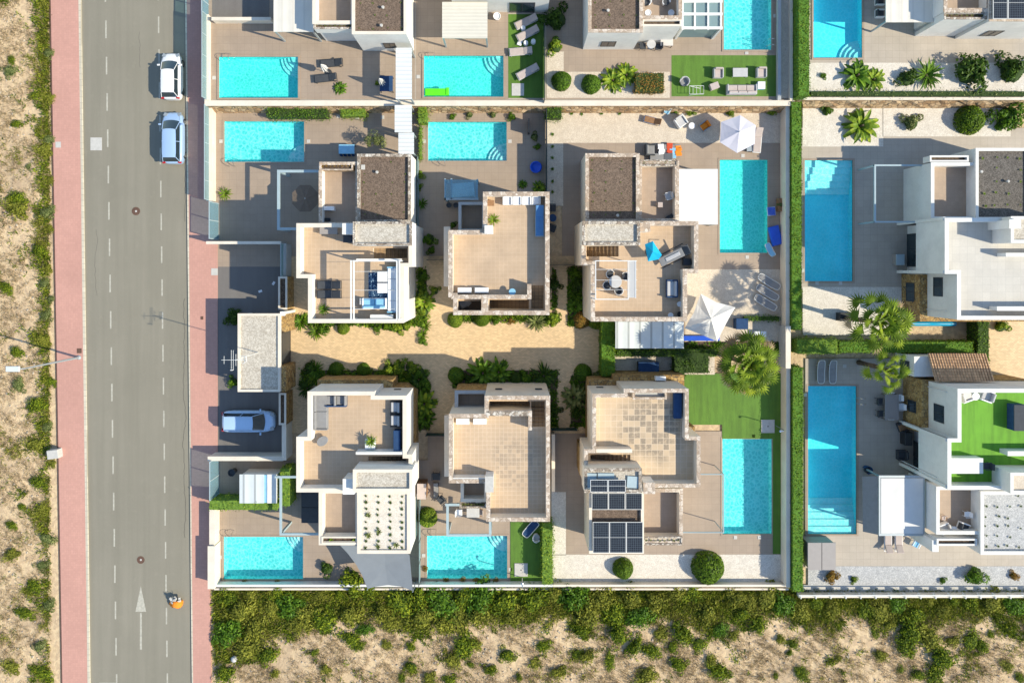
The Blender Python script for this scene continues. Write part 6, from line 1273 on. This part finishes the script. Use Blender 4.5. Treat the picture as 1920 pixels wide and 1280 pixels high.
pl('olive', 703,264, 22, .1, 'olive tree with a round crown beside the passage roof', zt=1.6)
pl('shrub', 612,1068,18,.1,'dark thin shrub left of the grey shade sail',m=LDARK)
for i,(x,y) in enumerate(((1043,218),(1036,252),(1036,275),(1036,296),(1036,317),(1036,340),(1036,360),(1072,213),(1091,214),(1128,213),(1162,213))): pl('grassy', x,y,5,.1,'small green tuft along the edge of the pale gravel garden','small tufts along the pale gravel',m=LMID)
for x,y in ((797,1066),(868,1086),(836,1088),(893,1088),(930,1088),(458,1092),(520,1092)): pl('flowerbush', x,y,6,.1,'small terracotta coloured plant along the bottom garden wall','small plants along the bottom wall',m=LRED)
# roof succulents
def roofplants(pts, z, label, group, m=LOLIVE, s=(3,6)):
    for x,y in pts: pl('grassy', x,y,random.uniform(*s),z,label,group,m=m)
random.seed(3)
def grid(x0,y0,x1,y1,nx,ny,keep=.8,j=3): return [(x0+(x1-x0)*i/(nx-1)+random.uniform(-j,j), y0+(y1-y0)*k/(ny-1)+random.uniform(-j,j)) for i in range(nx) for k in range(ny) if random.random() < keep]
roofplants(grid(686,930,754,1026,4,9,1,1), ZB-.15, 'small cactus in the rows on the pale gravel roof', 'cacti on the pale gravel roof', LDARK, (3,5.5)); roofplants([(691,966),(691,1004),(708,1024),(742,1022),(710,997)], ZB-.15, 'larger yellow green cactus on the pale gravel roof', 'larger cacti on the pale gravel roof', LOLIVE, (7,9))
roofplants(grid(682,305,760,400,4,6,.7), ZB-.22, 'tiny succulent on the lava roof of the white pergola villa', 'succulents on the first lava roof', LOLIVE, (2,3.5)); roofplants(grid(1112,300,1190,400,4,6,.9), ZB-.22, 'tiny succulent on the lava roof of the round chair villa', 'succulents on the second lava roof', LOLIVE, (2,3.5))
roofplants(grid(675,5,752,55,4,3,.9), TZ+ZB-.22, 'tiny succulent on the lava roof at the top left', 'succulents on the top left lava roof', LOLIVE, (2,3.5)); roofplants(grid(1115,5,1195,50,4,3,.9), TZ+ZB-.22, 'tiny succulent on the lava roof at the top centre', 'succulents on the top centre lava roof', LOLIVE, (2,3.5))
roofplants(grid(1846,295,1912,385,4,5,.8), ZB-.1, 'small succulent on the dark roof at the right edge', 'succulents on the right dark roof', LLIME, (2.5,4.5)); roofplants(grid(1850,932,1912,1025,4,6,.7), ZB-.1, 'small dark cactus on the grey gravel roof at the bottom right', 'cacti on the grey gravel roof', LDARK, (3,4.5))
for (x0,x1,y,z) in ((605,656,311,4.3),(1208,1264,305,4.3),(1212,1272,1013,4.3),(592,655,47,TZ+4.05),(1775,1842,29,TZ+4.05),(868,905,945,3.95)): roofplants([(x0+(x1-x0)*i/7, y+random.uniform(-1,1)) for i in range(8)], z, 'small succulent in a row in a balcony planter', 'succulents in balcony planters', LRED if x0 == 605 else LOLIVE, (2.5,4))
for x,y in ((660-40,1012),(664,1013)): pl('grassy', x,y,6,4.2,'yellow green plant in the balcony planter of the cactus villa','plants in the cactus villa planter',m=LLIME)
# fan palms
def fanpalm(label, px, py, h, rp, n, dry, seed, lsize=.36):
    p = P(px,py,h); r = thing('fan_palm', label, 'palm tree', (p.x,p.y,0)); Rr = MS(rp,h); g = random.Random(seed); b = B(); st = B(); dr = B()
    part('trunk', B().tube([(0,0,0),(.05,.02,h*.5),(0,0,h)],.24,12,.17), BARK, r, None, False, True)
    for i in range(n+dry):
        dd = i >= n; a = i*2.39996+g.uniform(-.2,.2); t = (i/n) if not dd else 1.0; el = (1.2-1.35*t**.9) if not dd else g.uniform(-.5,-.15); L1 = Rr*(.22+.50*t)*g.uniform(.85,1.1); d_ = Vector((math.cos(a)*math.cos(el),math.sin(a)*math.cos(el),math.sin(el)))
        c0 = Vector((0,0,h)); hub = c0+d_*L1-Vector((0,0,.12*L1*L1*.3)); st.tube([c0,c0+d_*L1*.5+Vector((0,0,.05)),hub],.03,4,.018)
        fr = Rr*lsize*g.uniform(.85,1.15)*(.9 if not dd else .7); side = Vector((-math.sin(a),math.cos(a),0)); nrm = side.cross(d_).normalized()*-1; ax = d_.copy(); tl = g.uniform(-.5,.5); side = (side*math.cos(tl)+nrm*math.sin(tl)).normalized(); nrm = ax.cross(side).normalized(); q = dr if dd else b; K = 12; span = R(225)
        pts = []
        for k in range(2*K+1):
            an = -span/2+span*k/(2*K); rad = fr*(1.0 if k % 2 else .50)*(1-.18*abs(an)/2)*g.uniform(.93,1.05); z = .05 if k % 2 else -.05
            pt = hub + ax*math.cos(an)*rad + side*math.sin(an)*rad + nrm*(z*fr) - Vector((0,0,(.35 if k%2 else .12)*fr*(1.4 if dd else 1))); mid = hub.lerp(pt,.5)+Vector((0,0,.05*fr)); pts.append((mid,pt))
        n0 = len(q.v); q.v.append(tuple(hub)); 
        for m_,t_ in pts: q.v += [tuple(m_),tuple(t_)]
        for k in range(2*K): a0 = n0+1+2*k; q.f += [(n0,a0,a0+2),(a0,a0+1,a0+3,a0+2)]
    part('leaf_stems', st, LLIME, r, None, False, True); part('crown', b, LPALM, r, None, False, True)
    if dry: part('dry_leaves', dr, DRYP, r, None, False, True)
    return r
fanpalm('biggest fan palm with some dry leaves, beside the large lawn', 1407,686, 7.0, 70, 46, 30, 3, .34)
fanpalm('fan palm rising above the white gravel garden on the right', 1655,606, 7.2, 70, 36, 3, 5, .36)
fanpalm('smaller fan palm with rounded leaves beside the ochre stone wall', 1669,695, 5.4, 47, 18, 0, 9, .40)
# ---------------------------------------------------------------- wild scrub
T_ = [(425,1122,22),(452,1148,28),(428,1188,27),(462,1214,28),(500,1228,22),(480,1180,20),(420,1265,20),(508,1140,20),(545,1140,28),(578,1152,30),(606,1165,25),(558,1172,22),(520,1113,18),(655,1152,22),(682,1182,14),(720,1150,22),(748,1128,28),(732,1172,20),(782,1122,28),(792,1160,28),(828,1132,30),(832,1172,20),(870,1120,28),(862,1158,24),(690,1112,18),(725,1108,14),
 (902,1122,28),(900,1155,26),(950,1130,28),(962,1155,20),(1000,1120,28),(1040,1112,24),(1080,1122,30),(1102,1152,28),(1090,1185,20),(1130,1127,26),(1150,1152,24),(1182,1122,25),(1200,1160,24),(1232,1130,22),(1160,1192,22),(1270,1115,18),(1300,1112,18),(1330,1150,22),(1350,1182,16),(1380,1122,20),(1392,1152,18),(1408,1130,18),(1422,1172,18),(1440,1122,25),(1470,1132,28),(1500,1150,24),(1530,1132,20),(1562,1142,18),(1620,1142,20),(1650,1152,25),(1682,1132,20),(1670,1172,15),(1720,1150,18),(1770,1146,15),(1822,1132,20),(1860,1132,24),(1902,1132,20),(1745,1125,14),(1790,1125,14),(600,1118,18),(640,1115,14),(470,1115,16)]
for i,(x,y,r_) in enumerate(T_): pl('bush', x+random.uniform(-2,2), y+random.uniform(-2,2), r_*1.22, 0, 'wild green bush in the dense row just outside the bottom garden walls', 'bushes along the bottom walls', m=(LSCRUB,LSCRUB2,LMID,LSCRUB2,LSCRUB,LSCRUB2)[i%6], h=random.uniform(.6,1.0), sy=random.uniform(.7,1.4), rot=random.uniform(0,360))
T_ = [(870,1215,27),(852,1238,18),(660,1200,19),(672,1212,12),(725,1208,11),(772,1250,15),(770,1215,11),(806,1276,15),(842,1276,14),(752,1272,10),(515,1262,10),(1190,1215,26),(1222,1222,18),(1102,1232,22),(1082,1226,14),(1020,1212,20),(1052,1262,22),(950,1228,18),(922,1258,15),(890,1210,14),(882,1245,10),(972,1270,10),(1212,1272,20),(1272,1250,20),(1282,1190,24),(1242,1188,18),(1312,1210,17),(1350,1262,20),(1376,1194,11),(1712,1190,26),(1700,1212,24),(1742,1200,26),(1772,1240,28),(1752,1262,18),(1792,1202,20),(1822,1202,20),(1842,1212,16),(1655,1230,17),(1490,1210,12),(1505,1265,18),(1465,1200,11),(1722,1265,16),(1640,1187,9),(1888,1250,13),(1914,1270,12),(1832,1225,9),(1335,1240,13),(1260,1215,15),(1145,1240,13),(1002,1245,12),(1480,1225,9),(1455,1265,9),(1572,1236,8),(1690,1255,10),(1860,1190,9),(610,1255,14),(590,1225,9)]
for i,(x,y,r_) in enumerate(T_): pl('bush', x+random.uniform(-2,2), y+random.uniform(-2,2), r_*1.15, 0, 'separate wild bush on the bare sandy ground near the bottom edge', 'bushes on the sandy ground', m=(LSCRUB,LSCRUB2,LSCRUB)[i%3], h=random.uniform(.6,1.0), sy=random.uniform(.6,1.5), rot=random.uniform(0,360))
T_ = [(20,112,11),(80,6,14),(90,100,13),(65,180,11),(90,185,14),(16,132,16),(30,232,10),(80,282,17),(90,262,13),(30,372,20),(26,392,22),(86,398,14),(72,470,16),(88,505,13),(82,532,12),(10,540,14),(80,640,14),(84,592,14),(30,660,17),(76,640,16),(32,722,18),(66,760,22),(62,836,19),(86,802,14),(70,905,17),(75,958,15),(86,1010,14),(62,1100,18),(20,1042,14),(72,1212,16),(76,1262,18),(18,1252,16),(90,1135,14),(45,1150,15),(92,340,11),(52,312,8),(92,715,12),(96,870,11),(78,1060,13),(40,950,9),(92,430,10),(94,560,10),(20,985,11),(50,1110,10)]
for i,(x,y,r_) in enumerate(T_): pl('bush', x, y, r_*1.12, 0, 'low bush on the dry strip left of the red pavement', 'bushes on the left dry strip', m=(LSCRUB,LSCRUB2,LOLIVE)[i%3], h=random.uniform(.5,.9), sy=random.uniform(.7,1.7), rot=90+random.uniform(-40,40))
# grass, weeds and dry stalks nobody could count
def fbm(x, y, s):
    return (np.sin(x*.9*s+1.3*np.sin(y*.7*s))+np.sin(y*1.1*s+1.7*np.sin(x*.6*s+2))+.7*np.sin((x+y)*2.1*s)+.5*np.sin((x-y)*3.7*s+1))/3.2
def tufts(name, n, rects, L, W, m, thr, s=1.0, edge=None, seed=1, zb=.0):
    g = np.random.default_rng(seed); out = []
    areas = np.array([abs((r_[2]-r_[0])*(r_[3]-r_[1])) for r_ in rects]); k = g.choice(len(rects), n, p=areas/areas.sum()); rr = np.array(rects)[k]
    px = rr[:,0]+(rr[:,2]-rr[:,0])*g.uniform(0,1,n); py = rr[:,1]+(rr[:,3]-rr[:,1])*g.uniform(0,1,n); x = (px-CX)*CH/F0; y = (CY-py)*CH/F0
    v = fbm(x,y,s)+.55*fbm(x+40,y+9,s*3.1)+g.normal(size=n)*.25
    if edge is not None: v = v+edge(px,py)
    kp = v > thr; x,y = x[kp],y[kp]; n = len(x); c = 5
    bx = np.repeat(x,c)+g.normal(size=n*c)*.07; by = np.repeat(y,c)+g.normal(size=n*c)*.07; a = g.uniform(0,6.28,n*c); el = g.uniform(.3,1.3,n*c); l = L*g.uniform(.5,1.5,n*c)
    d_ = np.stack([np.cos(a)*np.cos(el),np.sin(a)*np.cos(el),np.sin(el)],1); sd = np.stack([-np.sin(a),np.cos(a),0*a],1)*W*g.uniform(.6,1.4,n*c)[:,None]; b0 = np.stack([bx,by,0*bx+zb],1); md = b0+d_*l[:,None]*.55; tp = b0+d_*l[:,None]-np.stack([0*l,0*l,l*.12],1)
    V = np.stack([b0, md+sd, tp, md-sd],1); o = obj_mesh(name, qmesh(name, V, m)); o['kind'] = 'stuff'; return o
BOT = [(402,1107,1935,1300)]; LEFT = [(-20,-10,93,1300)]
eb = lambda px,py: np.clip((1165-py)/42,-.9,1.1)+np.clip((560-px)/90,-.0,.8)*(py<1240)
el_ = lambda px,py: np.clip((px-66-py*.012)/22,-.5,1.5)
tufts('green_weeds', 60000, BOT, .30, .04, LSCRUB, .18, .8, eb, 1); tufts('yellow_grass', 45000, BOT, .36, .03, LSCRUB2, .15, .6, eb, 2); tufts('dry_grass', 24000, BOT, .30, .014, LDRY, -.1, 1.1, None, 3)
tufts('roadside_weeds', 14000, LEFT, .30, .035, LSCRUB, .45, .8, el_, 4); tufts('roadside_yellow_grass', 26000, LEFT, .30, .022, LSCRUB2, .22, .7, el_, 5); tufts('roadside_dry_grass', 11000, LEFT, .26, .013, LDRY, -.2, 1.2, None, 6)
tufts('bed_ground_cover', 5200, BEDS, .22, .05, LMID, -.25, 2.0, None, 7, .14); tufts('bed_lime_cover', 1500, BEDS[:3]+BEDS[4:5], .25, .06, LLIME, .1, 1.5, None, 8, .14)
# scattered stones on the bare ground
g = np.random.default_rng(9); b = B()
for i in range(900):
    px, py = (g.uniform(410,1920), g.uniform(1150,1290)) if i % 3 else (g.uniform(0,90), g.uniform(0,1290)); p = P(px,py,0); s = g.uniform(.03,.11); b.cbox(p.x,p.y,s*.3,s*2,s*1.4,s,g.uniform(0,3),g.uniform(-.4,.4),g.uniform(-.4,.4),s*.3)
struct('loose_stones', b, plain('pale_rock', (.50,.42,.32), .9, 0, .3, 8), 'stuff')

for x,y,r_,l,m in ((637,165,13,'dark green star shaped plant beside the lower black lounger',LMID),(707,157,6,'green tuft left of the dark blue covered table',LLIME)): pl('banana' if r_ > 9 else 'shrub', x,y,r_,TZ,l,m=m)
for x,y,r_,l,m in ((760,612,14,'lime green shrub below the right corner of the white pergola villa',LLIME),(735,614,11,'small leafy shrub at the foot of the white pergola villa',LMID),(815,545,12,'green climber on the courtyard edge by the white pergola villa',LLIME),(665,702,10,'small dark shrub between two round bushes of the cactus villa',LMID),(985,708,14,'leafy shrub between the glossy plants and the spiky rosette',LMID),(880,712,14,'dark shrub at the front terrace of the stained villa',LDARK),
    (1075,600,12,'green shrub left of the orange tinted round bush',LMID),(1082,775,14,'dark shrub low on the left wall of the solar panel villa',LDARK),(793,515,13,'shaded green shrub beside the upper right wall of the pergola villa',LMID),(808,470,11,'green shrub at the passage gate of the sand villa',LMID),(1078,515,13,'shaded green shrub at the upper left wall of the round chair villa',LMID),(786,350,8,'small lime shrub in the passage below its larger twin',LLIME)): pl('shrub', x,y,r_,.1,l,m=m)

for x,y,r_,l,m in ((728,691,17,'lime green shrub, left in the bright clump of the cactus villa',LLIME),(748,688,18,'yellow green shrub in the middle of the bright clump of the cactus villa',LLIME),(770,690,18,'lime green shrub, right in the bright clump of the cactus villa',LLIME),(788,700,17,'green shrub at the courtyard corner of the cactus villa',LMID),(798,722,16,'shaded green shrub along the right wall of the cactus villa',LMID),
    (706,614,13,'green shrub, left of three below the white roof pergola',LMID),(722,612,12,'green shrub in the middle below the white roof pergola',LHEDGE),(746,616,14,'bright shrub, right of three below the white roof pergola',LLIME),(788,550,14,'upper lime shrub on the right border of the pergola villa',LLIME),(795,586,15,'lower lime shrub on the right border of the pergola villa',LLIME)): pl('shrub', x,y,r_,.1,l,m=m)
